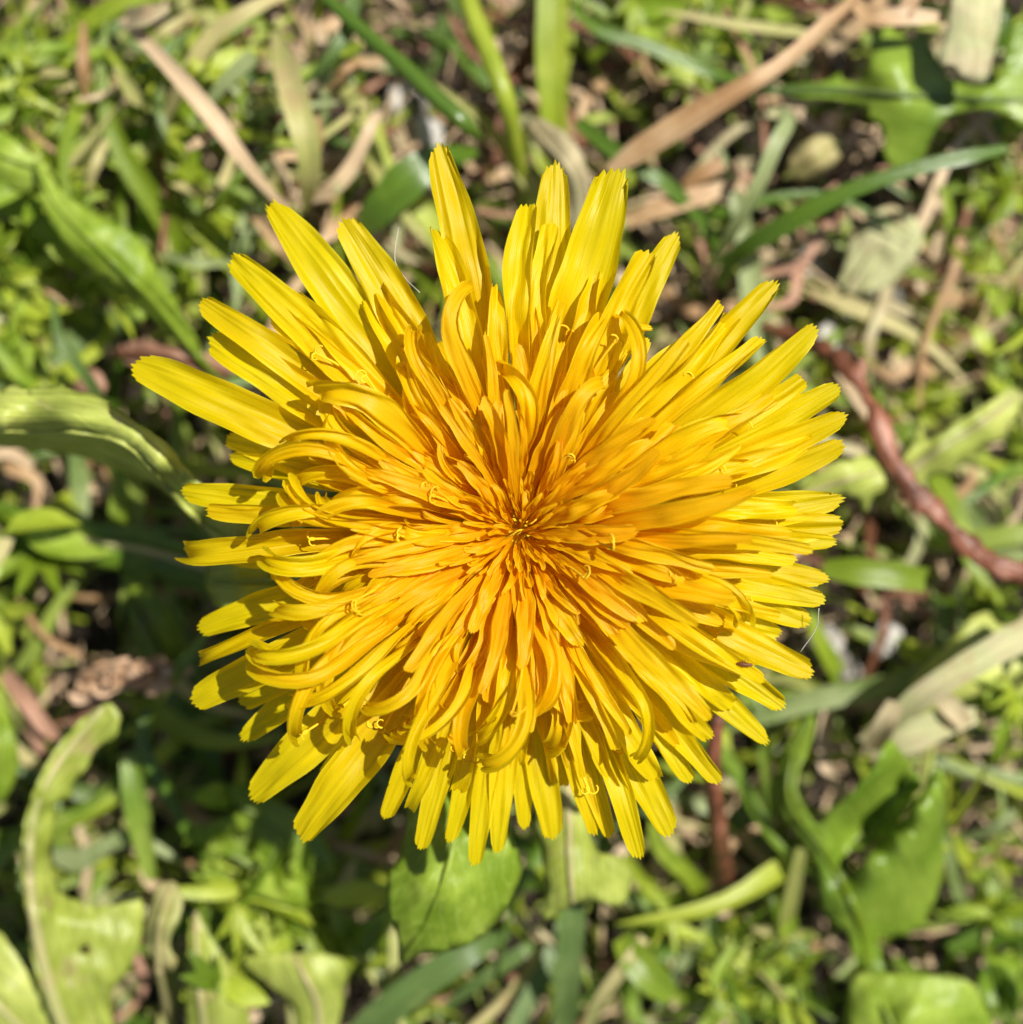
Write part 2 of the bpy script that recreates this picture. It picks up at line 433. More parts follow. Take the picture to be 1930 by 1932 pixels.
florets = []
def floret(target=None, phi=None, rad=None, rb=0.45, a0=50, a1=-8, p=1.0, w=0.2, inner=0.0, bend=0.0, wav=0.04, cup=0.22, twist=0.0, tipw=0.6, zb=None, seed=0, L=None, style=False, open_=0.3, hook=0.0, hs=0.7, curl=0.0, into=None):
    r = random.Random(seed*31+5)
    a0, a1 = math.radians(a0), math.radians(a1)
    u = line2(a0, a1, p, NAL, bend, wav, r.uniform(0, 6), math.radians(hook), hs, math.radians(curl))
    tip = u[-1]; ext = max(u, key=lambda q: q.x)
    refp = tip if hook < 50 else ext          # hooked florets: the outermost bend is the measure
    if zb is None: zb = ZB + 0.10*(1-(rb/0.55)**2)
    if target is not None:
        z = zb + 1.0
        for _ in range(5):
            T = P(target[0], target[1], z)
            d = Vector((T.x-HEAD.x, T.y-HEAD.y))
            B = Vector((HEAD.x, HEAD.y)) + d.normalized()*rb
            e = Vector((T.x, T.y)) - B
            Ls = e.length/max(1e-4, math.hypot(refp.x, refp.y))
            z = zb + Ls*refp.z
        rot = math.atan2(e.y, e.x) - math.atan2(refp.y, refp.x)
    else:
        B = Vector((HEAD.x + rb*math.cos(phi), HEAD.y + rb*math.sin(phi)))
        Ls = L if L else max(0.05, (rad-rb))/max(0.15, refp.x)
        rot = phi
    cr, sr = math.cos(rot), math.sin(rot)
    pts = [Vector((B.x + Ls*(q.x*cr-q.y*sr), B.y + Ls*(q.x*sr+q.y*cr), zb + Ls*q.z)) for q in u]
    V = []; UV = []; F = []; N_ = []
    ph1, ph2 = r.uniform(0, 6), r.uniform(0, 6)
    teeth = [r.uniform(0.008, 0.03) for _ in range(5)]
    lip = r.uniform(.15, .5); amp = r.uniform(.006, .024); roll = cup*4.0; crk = .12+wav*2.2
    for i, c in enumerate(pts):
        s = i/(NAL-1)
        t = (pts[min(i+1, NAL-1)] - pts[max(i-1, 0)]).normalized()
        hd = rot + bend*(s-.4) + math.radians(curl)*max(0, (s-hs)/(1-hs))**1.2
        S = Vector((-math.sin(hd), math.cos(hd), 0)); S = (S - t*S.dot(t)).normalized()
        Nn = t.cross(S).normalized()
        a = twist*s*s + 3.0*wav*math.sin(s*6+ph1)*s
        S, Nn = S*math.cos(a) + Nn*math.sin(a), Nn*math.cos(a) - S*math.sin(a)
        N_.append(Nn)
        op = min(1, max(0, (s-0.12)/0.5)); op = op*op*(3-2*op)
        tp = min(1, max(0, (s-0.55)/0.45))
        wi = w*(open_ + (1-open_)*op)*(1-(1-tipw)*tp**2.2)
        cu = max(.25, roll*(1.7-0.7*op)*(1+.25*math.sin(s*8+ph2)))
        for k in range(NAC):
            q = -1 + 2*k/(NAC-1)
            edge = 1 + (0.07*math.sin(s*14+ph1+(2 if q > 0 else 0)) + .05*math.sin(s*31+ph2*3+(4 if q > 0 else 0)))*abs(q)**2*min(1, wav*14)
            th = cu; R_ = wi/th
            x_ = R_*math.sin(q*th/2); h = R_*(1-math.cos(q*th/2))
            h += amp*(math.cos(q*PI*4.5+ph1*.2)+.7*math.cos(q*PI*7.3+ph2))*op*wi
            h += noise.noise((s*7, q*1.6, seed*1.7))*crk*wi*op + wi*.5*lip*max(0, (abs(q)-.7)/.3)**1.6*(.6+.6*math.sin(s*17+ph1+q))
            pos = c + S*(x_*edge) + Nn*h
            if i == NAL-1:                                   # five teeth at the tip
                j = k % 4; tv = (0, .55, 1, .55)[j] if k < NAC-1 else 0
                pos += t*(teeth[min(4, k//4)]*tv*(w/0.2)) - t*0.045*w/0.2*q*q
            V.append(pos); UV.append((k/(NAC-1), s))
    for i in range(NAL-1):
        for k in range(NAC-1):
            b = i*NAC+k; F.append((b, b+1, b+NAC+1, b+NAC))
    if into is not None:
        b = len(into[0]); into[0].extend(V); into[2].extend(UV); into[1].extend(tuple(x+b for x in f_) for f_ in F)
        return
    o = obj('floret', mesh('floret', shift(V, CROWN), F, 'petal', UV), root)
    o['inner'] = float(inner)
    florets.append(o)
    if style:
        i0 = int(NAL*r.uniform(.30, .48)); t = (pts[i0+2]-pts[i0]).normalized(); Nn = N_[i0]
        ln = r.uniform(.35, .6)*min(1, Ls/1.6)
        st = [pts[i0]]; d = (t + Nn*0.35).normalized(); side = t.cross(Nn)
        lean = r.uniform(-.3, .3)
        m = 12
        for j in range(m):
            d = (d + side*lean/m + Vector((0, 0, -0.02))).normalized(); st.append(st[-1] + d*ln/m)
        tv, tf, tu = tube(st, [0.0085]*len(st), 5)
        for sg in (-1, 1):
            cl = [st[-1] - d*0.02]; dd = (d + side*sg*.5).normalized(); ax = dd.cross(side*sg).normalized()
            if ax.length < .1: ax = Nn
            ang = r.uniform(2.5, 5.5); m2 = 12; l2 = r.uniform(.08, .16)
            rotm = Matrix.Rotation(-ang/m2*1.0, 3, ax if r.random() < .75 else -ax)
            for j in range(m2):
                cl.append(cl[-1] + dd*l2/m2*(1.2-.5*j/m2) + Nn*0.002); dd = rotm @ dd
            tube(cl, [0.0075*(1-.4*j/m2) for j in range(m2+1)], 5, tv, tf, tu)
        obj('style', mesh('style', shift(tv, CROWN), tf, 'style', tu), o)
    return o

PXW = 1/306.0                                        # plan unit to cm at the height of the flower
# outer florets: tip across, tip down, width, row (0 lowest, 1, 2), curve of the tip, sideways bend
RIM = [
 (828,278,84,0,-4,0),(1047,312,88,0,-4,.1),(1165,326,110,0,-4,-.05),(1276,444,70,0,-6,0),(1462,535,70,0,-4,.12),(1535,618,74,0,2,.25),
 (1582,732,64,0,4,.2),(1594,785,66,0,6,.3),(1588,838,60,0,8,.4),(1586,940,78,0,-2,.1),(1588,990,74,0,-2,.05),(1574,1022,56,0,-6,0),
 (1560,1092,58,0,-6,0),(1554,1132,60,0,-4,0),(1526,1172,62,0,-10,0),(1470,1195,60,0,-14,0),(1530,1272,74,0,-8,-.1),(1476,1332,70,0,-10,-.1),
 (1445,1400,62,0,-14,-.1),(1356,1474,58,0,-16,0),(1302,1474,52,0,-18,0),(1262,1574,76,0,-14,-.1),(1207,1616,54,0,-14,-.15),(1150,1578,48,0,-18,0),
 (1120,1572,48,0,-18,0),(1040,1578,64,0,-20,0),(990,1562,46,0,-22,0),(895,1630,52,0,-16,0),(938,1606,52,0,-18,0),(848,1586,50,0,-18,0),
 (794,1600,52,0,-16,.1),(726,1542,56,0,-18,.1),(568,1580,96,0,-6,.05),(476,1505,90,0,-10,.05),(458,1393,66,0,-8,0),(455,1328,66,0,-8,0),
 (366,1325,78,0,-8,0),(378,1186,66,0,-10,0),(428,1048,70,0,-8,0),(346,926,62,0,-6,0),(254,690,92,0,-2,.05),(380,570,72,0,-4,.1),
 (400,640,84,0,-4,.05),(440,486,86,0,-4,.06),(512,386,96,0,-2,.05),(650,418,84,0,-4,0),(428,828,60,0,-12,0),(436,862,54,0,-14,.1),(610,1470,60,0,-10,0),
 # second row, lying over the first
 (818,436,76,1,-10,.05),(1000,388,88,1,-8,-.05),(1040,424,58,1,-8,0),(1228,478,72,1,-8,0),(1358,570,46,1,-8,.1),(1376,596,64,1,-8,.1),
 (1440,642,60,1,-4,.2),(1516,716,58,1,-4,.15),(1440,750,54,1,-6,.15),(1530,830,58,1,-4,.2),(1500,1056,50,1,-8,0),(1500,960,60,1,-6,0),
 (1420,1110,54,1,-8,0),(1420,1265,60,1,-14,0),(1380,1330,64,1,-14,0),(1340,1390,60,1,-16,0),(1240,1465,62,1,-18,0),(1160,1490,58,1,-22,0),
 (1060,1480,60,1,-24,0),(980,1440,56,1,-28,0),(930,1500,54,1,-26,0),(860,1490,54,1,-26,0),(772,1526,46,1,-26,.1),(715,1390,52,1,-26,.1),
 (585,1390,60,1,-16,.1),(380,1245,58,1,-18,.2),(352,1046,66,1,-14,.15),(392,962,54,1,-8,0),(520,582,72,1,-8,.05),(692,566,76,1,-10,.05),(722,540,72,1,-10,0),
 (560,560,60,1,-8,.05),(930,545,54,1,-14,-.1),(988,504,58,1,-12,-.1),(1132,520,72,1,-12,0),(1180,560,60,1,-14,0),(1300,640,60,1,-8,.05),
]
for i, (tx, ty, w, row, a1, bend) in enumerate(RIM):
    r = random.Random(i*7+1)
    if tx < 620: a1 -= 16
    ph = math.atan2(CY-ty, tx-CX)
    if row == 0:
        floret((tx, ty), rb=0.50, a0=r.uniform(40, 50), a1=a1, p=.75, w=w*PXW, inner=0.0, bend=bend+r.uniform(-.08, .08), wav=.035, cup=r.uniform(.1, .4), twist=r.uniform(-.25, .25), tipw=r.uniform(.42, .6), seed=i, style=r.random() < (.45 if tx > 1150 or ty > 1400 else .06))
    else:
        floret((tx, ty), rb=0.42, a0=r.uniform(54, 70), a1=a1-4+r.uniform(-8, 8), p=r.uniform(.75, 1), w=w*PXW*.88, inner=0.15, bend=bend+r.uniform(-.2, .2), wav=.10, cup=r.uniform(.2, .7), twist=r.uniform(-.5, .5), hook=r.uniform(0, 40), tipw=r.uniform(.5, .75), seed=i, style=r.random() < (.4 if tx > 1150 or ty > 1400 else .06))

# florets whose tips hook back, mostly on the left flank: outermost bend across/down, width, how far the tip curls
HOOK = [
 (545,935,50,190),(505,870,46,150),(600,735,70,110),(560,960,46,170),(505,1050,52,200),(490,1225,48,150),(520,1150,46,120),(500,1262,50,130),
 (580,1270,52,140),(625,1230,50,170),(640,1010,48,210),(655,900,52,200),(690,880,46,150),(590,1080,46,130),(600,1130,44,110),(560,1390,44,100),
 (700,1130,44,170),(740,1230,46,120),(690,1330,46,110),(735,1395,48,100),(810,1400,46,110),(860,1280,46,130),(940,1440,50,150),(1000,1340,50,110),
 (770,690,60,110),(950,700,56,120),(880,790,60,150),(745,830,48,140),(620,1330,44,110),(770,1470,44,110),(1100,1340,56,110),(900,1390,46,120),
 (620,800,48,120),(560,820,44,140),(480,1000,46,120),(660,1060,44,190),(610,960,44,160),(540,1110,44,150),(660,1180,46,140),(560,1320,46,110),
 (760,1000,48,200),(720,950,46,170),(830,870,60,120),(910,900,60,150),(790,1160,44,150),(830,1330,44,120),(670,1390,44,110),(1060,1400,50,100),
]
for i, (tx, ty, w, hk) in enumerate(HOOK):
    r = random.Random(i*13+3)
    dist = math.hypot(tx-CX, ty-CY)
    f = min(1, max(0, (dist-120)/380))
    floret((tx, ty), rb=.10+.28*f, a0=r.uniform(62, 74)-4*f, a1=r.uniform(2, 16)+20*(1-f), p=r.uniform(.8, 1.1), w=w*PXW*.84, inner=.65-.5*f, bend=r.uniform(-.4, .4), curl=r.choice((-1, 1))*r.uniform(35, 140), wav=.13, cup=r.uniform(.4, .9),
           twist=r.uniform(-.6, .6), tipw=.72, seed=200+i, style=r.random() < .1, hook=hk, hs=r.uniform(.5, .64), zb=ZB+.34-.2*f)

# the crowded middle, spiral order
GA = PI*(3-math.sqrt(5))
NM = 156
for k in range(NM):
    r = random.Random(k*17+11)
    f = (k+.5)/NM
    phi = k*GA + r.uniform(-.2, .2)
    right = max(0, math.cos(phi + .1))
    leftc = max(0, math.cos(phi-PI-.1))
    rb = .02 + .30*math.sqrt(f)
    rad = .66 + .80*f**.8 + r.uniform(-.16, .16) + .26*right*f
    a1 = r.uniform(8, 30)*(1-f) + r.uniform(-25, 2)*f + 12*right
    hk = r.uniform(70, 200) if r.random() < .75*leftc*f + .32*(1-right)*f + .06 else r.uniform(0, 45)
    floret(phi=phi, rad=rad, rb=rb, a0=r.uniform(50, 66)+4*f+2*right, a1=a1, p=r.uniform(.85, 1.2), w=(.085+.03*f+r.uniform(-.025, .03))*(1+.3*right), inner=1.0-.7*f, bend=r.uniform(-.45, .45), curl=(r.choice((-1, 1))*r.uniform(20, 120) if hk > 50 else 0),
           wav=.07+.06*f, cup=r.uniform(.16, .45)+.4*f*r.random(), twist=r.uniform(-.5, .5)*(.4+.6*f), tipw=r.uniform(.45, .75), zb=ZB+.48-.40*f, seed=400+k, style=r.random() < .05, hook=hk, hs=r.uniform(.5, .72))
# youngest florets crowding the eye: too small to pick apart, one part
yg = ([], [], [])
for k in range(90):
    r = random.Random(k*23+2)
    f = (k+.5)/90; phi = k*GA+.4
    hk = r.uniform(60, 170) if r.random() < .35*f else r.uniform(0, 40)
    floret(phi=phi, rad=.3, rb=.0+.20*math.sqrt(f), a0=86-24*f, a1=r.uniform(15, 60), p=1.2, w=r.uniform(.035, .075), bend=r.uniform(-.6, .6), wav=.12, cup=r.uniform(.4, .9), tipw=.65,
           zb=ZB+.44-.1*f, seed=700+k, L=r.uniform(.34, .5)+.45*f*r.random(), open_=.55, hook=hk, curl=r.uniform(-80, 80)*f, into=yg)
yo = obj('young_florets', mesh('young_florets', shift(yg[0], CROWN), yg[1], 'petal', yg[2]), root); yo['inner'] = .8; yo['kind'] = 'stuff'

# receptacle, bracts and stalk
V = []; F = []; UV = []
prof = [(0.0, ZB+.44), (.26, ZB+.26), (.52, ZB-.04), (.56, ZB-.25), (.5, ZB-.6), (.34, ZB-.85), (.2, ZB-.95)]
m = 28
for i, (rr, z) in enumerate(prof):
    for k in range(m):
        a = 2*PI*k/m; V.append(Vector((HEAD.x+rr*math.cos(a), HEAD.y+rr*math.sin(a), z))); UV.append((k/m, i/6))
for i in range(len(prof)-1):
    for k in range(m): F.append((i*m+k, (i+1)*m+k, (i+1)*m+(k+1) % m, i*m+(k+1) % m))
rc = obj('receptacle', mesh('receptacle', shift(V, CROWN), F, 'leaf_green', UV), root)
rc.data.materials.append(MAT['style'])
for p_ in rc.data.polygons:
    if p_.index < 2*m: p_.material_index = 1
for k in range(30):
    r = random.Random(k+90); up = k % 2 == 0
    a = 2*PI*k/30
    if up: pr = [(.5, -.75), (.62, -.45), (.66, -.1), (.70, .25), (.76, .55)]
    else: pr = [(.45, -.8), (.62, -.75), (.80, -.85), (.92, -1.1), (.95, -1.4)]
    c = crom([(HEAD.x+q*math.cos(a), HEAD.y+q*math.sin(a), ZB+z) for q, z in pr], 10)
    vv, ff, uu = ribbon(c, [.22*(1-.8*(i/9)**1.6) for i in range(10)], 5, .3, side0=Vector((-math.sin(a), math.cos(a), 0)))
    obj('bract', mesh('bract', shift(vv, CROWN), ff, 'leaf_green', uu), root)
q = crom([(CROWN.x, CROWN.y, -.1), (CROWN.x-.05, CROWN.y, 1.2), (HEAD.x+.08, HEAD.y+.05, 2.4), (HEAD.x, HEAD.y, ZB-.9)], 20)
vv, ff, uu = tube(q, [.20-.03*i/19 for i in range(20)], 14, wob=.01)
obj('stem', mesh('stem', shift(vv, CROWN), ff, 'scape', uu), root)
print('florets', len(florets))

# ------------------------------------------------------------------ the larger leaves around it
CR = (CROWN.x, CROWN.y, 0.05)
pet = lambda dx, dy, z: [(CROWN.x+dx*.2, CROWN.y+dy*.2, 0.05), (CROWN.x+dx, CROWN.y+dy, z)]
leaf('dandelion_leaf', 'pale lime dandelion leaf with small teeth arching left from under the flower', 'leaf_pale',
     [(-160,760,2.75),(-60,742,2.95),(0,738,3.10),(28,724,3.10),(46,738,3.15),(92,730,3.20),(118,724,3.20),(128,736,3.25),(182,745,3.30),(238,786,3.40),(292,820,3.45),(330,852,3.40),(352,888,3.35),(378,910,3.30),(420,950,3.15),(500,1030,2.65),(540,1080,2.25),
      (500,1100,2.05),(430,1050,2.40),(375,985,2.60),(305,918,2.45),(255,895,2.30),(205,880,2.30),(150,858,2.15),(70,848,2.10),(0,842,2.05),(-80,832,2.15),(-160,800,2.45)],
     [(0,812,3.30),(140,815,3.40),(230,836,3.50),(290,890,3.50),(350,965,3.35),(430,1030,2.85)],
     [(520,1075,0),(430,1022,0),(360,968,0),(300,898,0),(235,838,0),(140,815,0),(0,812,0),(-150,790,0)], .03, ribmat='leaf_pale', bump=.05, petiole=pet(-.9, 0, .9), seed=3)
leaf('clover_leaf', 'round dark green leaf with a sunlit rim tucked under the left florets', 'grass_bright',
     [(392,1060,3.00),(385,1100,2.95),(400,1135,3.00),(440,1170,3.05),(520,1180,3.00),(580,1120,2.90),(570,1040,2.90),(500,1010,2.90),(430,1020,2.95)], [(480,1095,3.10),(440,1095,3.15)], [(575,1090,0),(500,1095,0),(400,1098,0)], .03, ribmat='grass', petiole=pet(-.7, -.1, 1.0), soft=2, jag=.3, seed=4)
leaf('dandelion_leaf', 'long yellowing dandelion leaf curving along the left corner with a hole in its lobe', 'leaf_pale',
     [(205,1322,1.9),(228,1345,1.9),(222,1390,1.8),(180,1410,1.75),(165,1450,1.75),(138,1470,1.75),(136,1508,1.75),(100,1512,1.85),(108,1535,1.6),(98,1590,1.55),(98,1650,1.55),(115,1690,1.6),(180,1712,1.7),(240,1702,1.7),(272,1694,1.65),(268,1760,1.65),(245,1830,1.6),(205,1872,1.55),(215,1932,1.4),(230,2020,1.2),
      (150,2020,1.4),(100,1930,1.6),(66,1840,1.75),(52,1740,1.85),(40,1640,1.9),(44,1560,1.95),(62,1490,2.0),(100,1420,2.0),(150,1360,1.95)],
     [(62,1600,2.1),(70,1720,2.05),(110,1560,1.75),(110,1640,1.6),(160,1780,1.75)],
     [(150,2010,0),(106,1900,0),(78,1800,0),(60,1700,0),(56,1600,0),(72,1510,0),(120,1425,0),(195,1335,0)], .06, bump=.07, hole=(160,1790,8), petiole=[(P(300,2250,0).x, P(300,2250,0).y, .05), (P(210,2130,.7).x, P(210,2130,.7).y, .7)], seed=5, step=11)
leaf('dandelion_leaf', 'broad pale leaf blade cut off in the lower left corner', 'leaf_pale',
     [(-120,1700,1.2),(0,1755,1.4),(30,1800,1.45),(70,1860,1.4),(130,1935,1.3),(180,2020,1.1),(60,2080,1.0),(-120,1950,.9)], [(0,1880,1.45)], [(160,2060,0),(60,1960,0),(-100,1800,0)], .05, seed=6, petiole=[(P(260,2200,0).x, P(260,2200,0).y, .05)])
leaf('withered_leaf', 'crumpled yellow curl of withered leaf beside the holed lobe', 'grass_yellowed',
     [(290,1672,1.7),(330,1660,1.8),(344,1690,1.85),(340,1730,1.9),(322,1760,1.85),(318,1790,1.8),(336,1810,1.7),(325,1835,1.65),(295,1818,1.65),(272,1790,1.6),(270,1755,1.6),(282,1710,1.6)], [(305,1740,2.0)], [(300,1830,0),(300,1750,0),(325,1670,0)], .03, ribmat='grass_yellowed', bump=.1, seed=7, petiole=[(P(330,1960,0).x, P(330,1960,0).y, .05)])
leaf('dandelion_leaf', 'pointed grey green leaf blade rising next to the withered yellow curl', 'leaf_pale',
     [(352,1932,1.3),(348,1850,1.4),(356,1760,1.5),(370,1712,1.5),(390,1760,1.5),(420,1800,1.45),(452,1850,1.4),(470,1910,1.3),(480,2000,1.1),(400,2040,1.0),(350,2010,1.1)], [(385,1870,1.65)], [(400,2030,0),(384,1930,0),(372,1800,0),(370,1720,0)], .045, seed=8, petiole=[(P(430,2180,0).x, P(430,2180,0).y, .05)])
leaf('dandelion_leaf', 'flat triangular leaf lobe with tan edge at the foot of the grass stalks', 'leaf_pale',
     [(448,1815,1.2),(480,1802,1.3),(560,1797,1.4),(630,1800,1.4),(662,1822,1.35),(648,1860,1.3),(640,1932,1.2),(620,2010,1.0),(560,2010,1.0),(560,1920,1.15),(540,1880,1.2),(490,1850,1.2)], [(590,1850,1.5)], [(595,2005,0),(600,1900,0),(560,1812,0)], .04, seed=9, petiole=[(P(560,2200,0).x, P(560,2200,0).y, .05)])
leaf('broad_leaf', 'broad fresh green heart shaped leaf with pointed tip just below the flower', 'leaf_mottled',
     [(800,1380,2.70),(775,1480,2.90),(768,1560,3.00),(758,1612,3.05),(732,1650,3.00),(728,1690,2.95),(738,1735,2.90),(752,1765,2.85),(752,1812,2.60),(764,1818,2.60),(782,1800,2.80),(850,1794,2.85),(905,1772,2.85),(950,1725,2.85),(975,1670,2.90),(985,1640,2.90),(975,1600,2.95),(950,1540,2.95),(930,1450,2.80),(900,1380,2.70)],
     [(850,1680,3.25),(870,1550,3.20),(800,1720,3.10)], [(850,1385,0),(862,1500,0),(850,1620,0),(810,1730,0),(760,1810,0)], .035, ribmat='leaf_mottled', bump=.05, petiole=pet(-.3, -.8, 1.2), seed=10, soft=2, jag=.4)
leaf('dandelion_leaf', 'yellow green dandelion leaf with pink midrib ending in an arrow shaped lobe', 'leaf_pale',
     [(1010,1400,1.9),(1010,1560,2.2),(1022,1600,2.25),(1028,1660,2.25),(1030,1700,2.2),(1018,1728,2.1),(1030,1738,2.1),(1062,1716,2.2),(1100,1698,2.25),(1132,1700,2.2),(1168,1712,2.1),(1186,1690,2.1),(1196,1650,2.1),(1180,1620,2.15),(1150,1612,2.2),(1128,1610,2.25),(1110,1575,2.25),(1105,1480,2.1),(1100,1400,1.9)],
     [(1070,1600,2.45),(1080,1680,2.4)], [(1060,1405,0),(1072,1520,0),(1076,1620,0),(1080,1705,0)], .05, ribmat='midrib', petiole=pet(.15, -.8, 1.0), seed=11)
leaf('dandelion_leaf', 'deeply lobed dark green dandelion leaf with two tall upturned lobes', 'leaf_green',
     [(1515,1345,1.1),(1540,1350,1.15),(1530,1400,1.3),(1506,1450,1.4),(1500,1490,1.45),(1525,1540,1.4),(1545,1560,1.3),(1575,1525,1.5),(1612,1490,1.7),(1650,1450,1.85),(1665,1410,1.85),(1682,1392,1.75),(1700,1420,1.6),(1742,1480,1.2),(1720,1500,1.15),(1690,1560,.95),(1650,1592,.9),(1600,1605,.95),(1590,1630,1.1),(1605,1668,1.1),(1640,1610,1.6),(1690,1570,1.85),(1722,1520,1.95),(1745,1490,2.0),(1762,1455,1.9),(1778,1448,1.75),(1786,1500,1.55),(1776,1580,1.25),(1782,1640,1.0),(1765,1690,.85),(1740,1750,.7),(1690,1770,.7),(1650,1760,.85),(1670,1830,.8),(1660,1850,.8),(1630,1840,.8),(1605,1790,.85),(1600,1756,.95),(1570,1740,.9),(1548,1712,.95),(1550,1650,1.1),(1535,1610,1.15),(1500,1570,1.15),(1470,1530,1.2),(1450,1490,1.1),(1462,1470,1.2),(1478,1420,1.2)],
     [(1600,1700,1.25),(1560,1600,1.3),(1660,1680,1.25),(1720,1650,1.2),(1640,1560,1.0)],
     [(1640,1845,0),(1628,1760,0),(1600,1685,0),(1545,1590,0),(1490,1515,0),(1492,1440,0),(1528,1350,0)], .035, ribmat='grass_bright', bump=.04, step=11, seed=12, petiole=[(P(1700,1990,0).x, P(1700,1990,0).y, .0), (P(1655,1900,.5).x, P(1655,1900,.5).y, .5)])
leaf('broad_leaf', 'wide glossy pale green leaf lying below the lobed dark leaf', 'leaf_mottled',
     [(1605,1842,1.0),(1640,1832,1.1),(1700,1838,1.15),(1770,1842,1.2),(1830,1850,1.2),(1850,1880,1.15),(1880,1950,1.0),(1860,2040,.8),(1700,2060,.7),(1610,2000,.8),(1595,1920,.95)], [(1720,1930,1.35)], [(1720,2055,0),(1690,1950,0),(1640,1840,0)], .03, ribmat='leaf_mottled', bump=.09, seed=13, petiole=[(P(1760,2200,0).x, P(1760,2200,0).y, .0)])
leaf('round_leaf', 'small round dark green leaf with bright rim beside the wide pale leaf', 'leaf_green',
     [(1858,1822,1.0),(1885,1818,1.05),(1912,1840,1.1),(1928,1875,1.15),(1925,1905,1.1),(1905,1920,1.0),(1870,1905,.9),(1846,1880,.9),(1845,1845,.95)], [(1885,1868,.8)], [(1900,1920,0),(1885,1870,0),(1870,1820,0)], .02, ribmat='grass', soft=2, jag=.3, seed=14, petiole=[(P(1930,2010,0).x, P(1930,2010,0).y, .0)])
leaf('dandelion_leaf', 'pale ragged dandelion leaf with broad white midrib beside the red brown stalk', 'leaf_pale',
     [(1700,900,1.2),(1702,860,1.3),(1722,840,1.3),(1738,792,1.2),(1748,838,1.35),(1800,800,1.35),(1850,770,1.35),(1905,728,1.3),(1926,740,1.3),(1922,780,1.25),(1895,812,1.2),(1905,830,1.1),(1860,838,1.2),(1835,855,1.2),(1850,880,1.05),(1815,870,1.15),(1790,905,1.1),(1770,890,1.2),(1740,910,1.15),(1735,940,1.0),(1712,930,1.1)], [(1780,850,1.5),(1860,800,1.5)], [(1705,895,0),(1760,855,0),(1850,800,0),(1920,745,0)], .05, seed=15, petiole=[(P(1660,960,0).x, P(1660,960,0).y, .1)])
leaf('dandelion_leaf', 'pale toothed leaf tip poking out between the flower and the red brown stalk', 'leaf_pale',
     [(1500,930,1.6),(1540,890,1.7),(1585,868,1.75),(1608,870,1.75),(1622,855,1.7),(1650,868,1.7),(1672,905,1.65),(1668,925,1.6),(1645,935,1.6),(1632,975,1.45),(1618,940,1.6),(1590,930,1.65),(1540,950,1.6)], [(1600,900,1.85)], [(1500,940,0),(1580,910,0),(1655,890,0)], .03, seed=16, petiole=pet(1.1, .15, .9))
leaf('dandelion_leaf', 'dark green dandelion leaf with horizontal midrib and opposite lobes below the dry tan leaf', 'leaf_green',
     [(1440,170,.9),(1500,158,1.0),(1560,155,1.05),(1585,135,1.0),(1590,155,1.1),(1630,150,1.2),(1640,110,1.3),(1650,60,1.2),(1690,50,1.15),(1715,80,1.2),(1740,50,1.1),(1760,100,1.15),(1790,150,1.2),(1850,168,1.3),(1890,150,1.3),(1900,60,1.2),(1960,10,1.1),(2050,60,1.1),(2060,200,1.2),(2000,260,1.2),(1930,240,1.25),(1890,210,1.3),(1840,205,1.3),(1790,215,1.25),(1760,250,1.2),(1745,290,1.1),(1720,325,1.0),(1690,330,1.0),(1665,290,1.1),(1670,255,1.15),(1640,220,1.2),(1628,196,1.2),(1560,185,1.1),(1500,185,1.0)], [(1700,178,1.45),(1850,188,1.5),(1690,120,1.4)], [(1445,172,0),(1550,170,0),(1650,174,0),(1800,185,0),(2050,190,0)], .035, ribmat='grass_grey', seed=17, petiole=[(P(1330,190,0).x, P(1330,190,0).y, .0)])
leaf('dry_leaf', 'flat dry tan leaf with torn lower end above the horizontal green midrib', 'leaf_dry',
     [(1800,-120,1.7),(1795,0,1.75),(1785,60,1.75),(1768,112,1.7),(1775,125,1.7),(1800,122,1.75),(1810,145,1.7),(1835,160,1.65),(1862,155,1.65),(1878,90,1.7),(1892,0,1.7),(1905,-120,1.6)], [(1840,50,1.85)], None, seed=18, step=16)
leaf('brown_leaf', 'reddish brown dead leaf scrap lying beside the longest left floret', 'dead_brown',
     [(218,655,.9),(260,640,1.0),(330,652,1.1),(400,672,1.1),(440,690,1.0),(430,722,.95),(380,712,1.05),(300,698,1.05),(240,690,.95)], [(330,680,1.3)], [(220,665,0),(330,678,0),(435,705,0)], .03, ribmat='dead_brown', bump=.09, seed=19)
leaf('brown_leaf', 'small orange brown leaf fragment above the pale arching leaf', 'dead_brown',
     [(118,715,.8),(150,690,.9),(190,700,.95),(205,735,.9),(170,760,.8),(130,745,.75)], [(160,725,1.0)], None, bump=.09, seed=20)
leaf('dandelion_leaf', 'large bright green leaf blade with pale edge slanting down to the left florets', 'leaf_mottled',
     [(60,300,1.6),(85,320,1.7),(110,355,1.75),(160,395,1.8),(215,420,1.8),(265,450,1.75),(300,520,1.7),(340,590,1.6),(370,640,1.45),(390,690,1.2),(340,650,1.3),(270,585,1.5),(215,540,1.6),(140,490,1.7),(105,440,1.75),(85,390,1.75),(70,340,1.7)], [(170,450,1.95),(260,530,1.9)], [(385,685,0),(300,580,0),(200,480,0),(110,390,0),(65,305,0)], .03, ribmat='leaf_mottled', seed=21, petiole=[(P(480,800,0).x, P(480,800,0).y, .1)])
leaf('dandelion_leaf', 'bright green leaf folded against the left edge above the slanting blade', 'leaf_mottled',
     [(-80,200,1.3),(0,245,1.5),(50,285,1.6),(90,315,1.6),(70,350,1.5),(40,370,1.4),(0,350,1.4),(-80,330,1.2)], [(0,300,1.65)], [(85,318,0),(0,290,0),(-75,260,0)], .03, ribmat='leaf_mottled', seed=22, petiole=[(P(200,420,0).x, P(200,420,0).y, .1)])
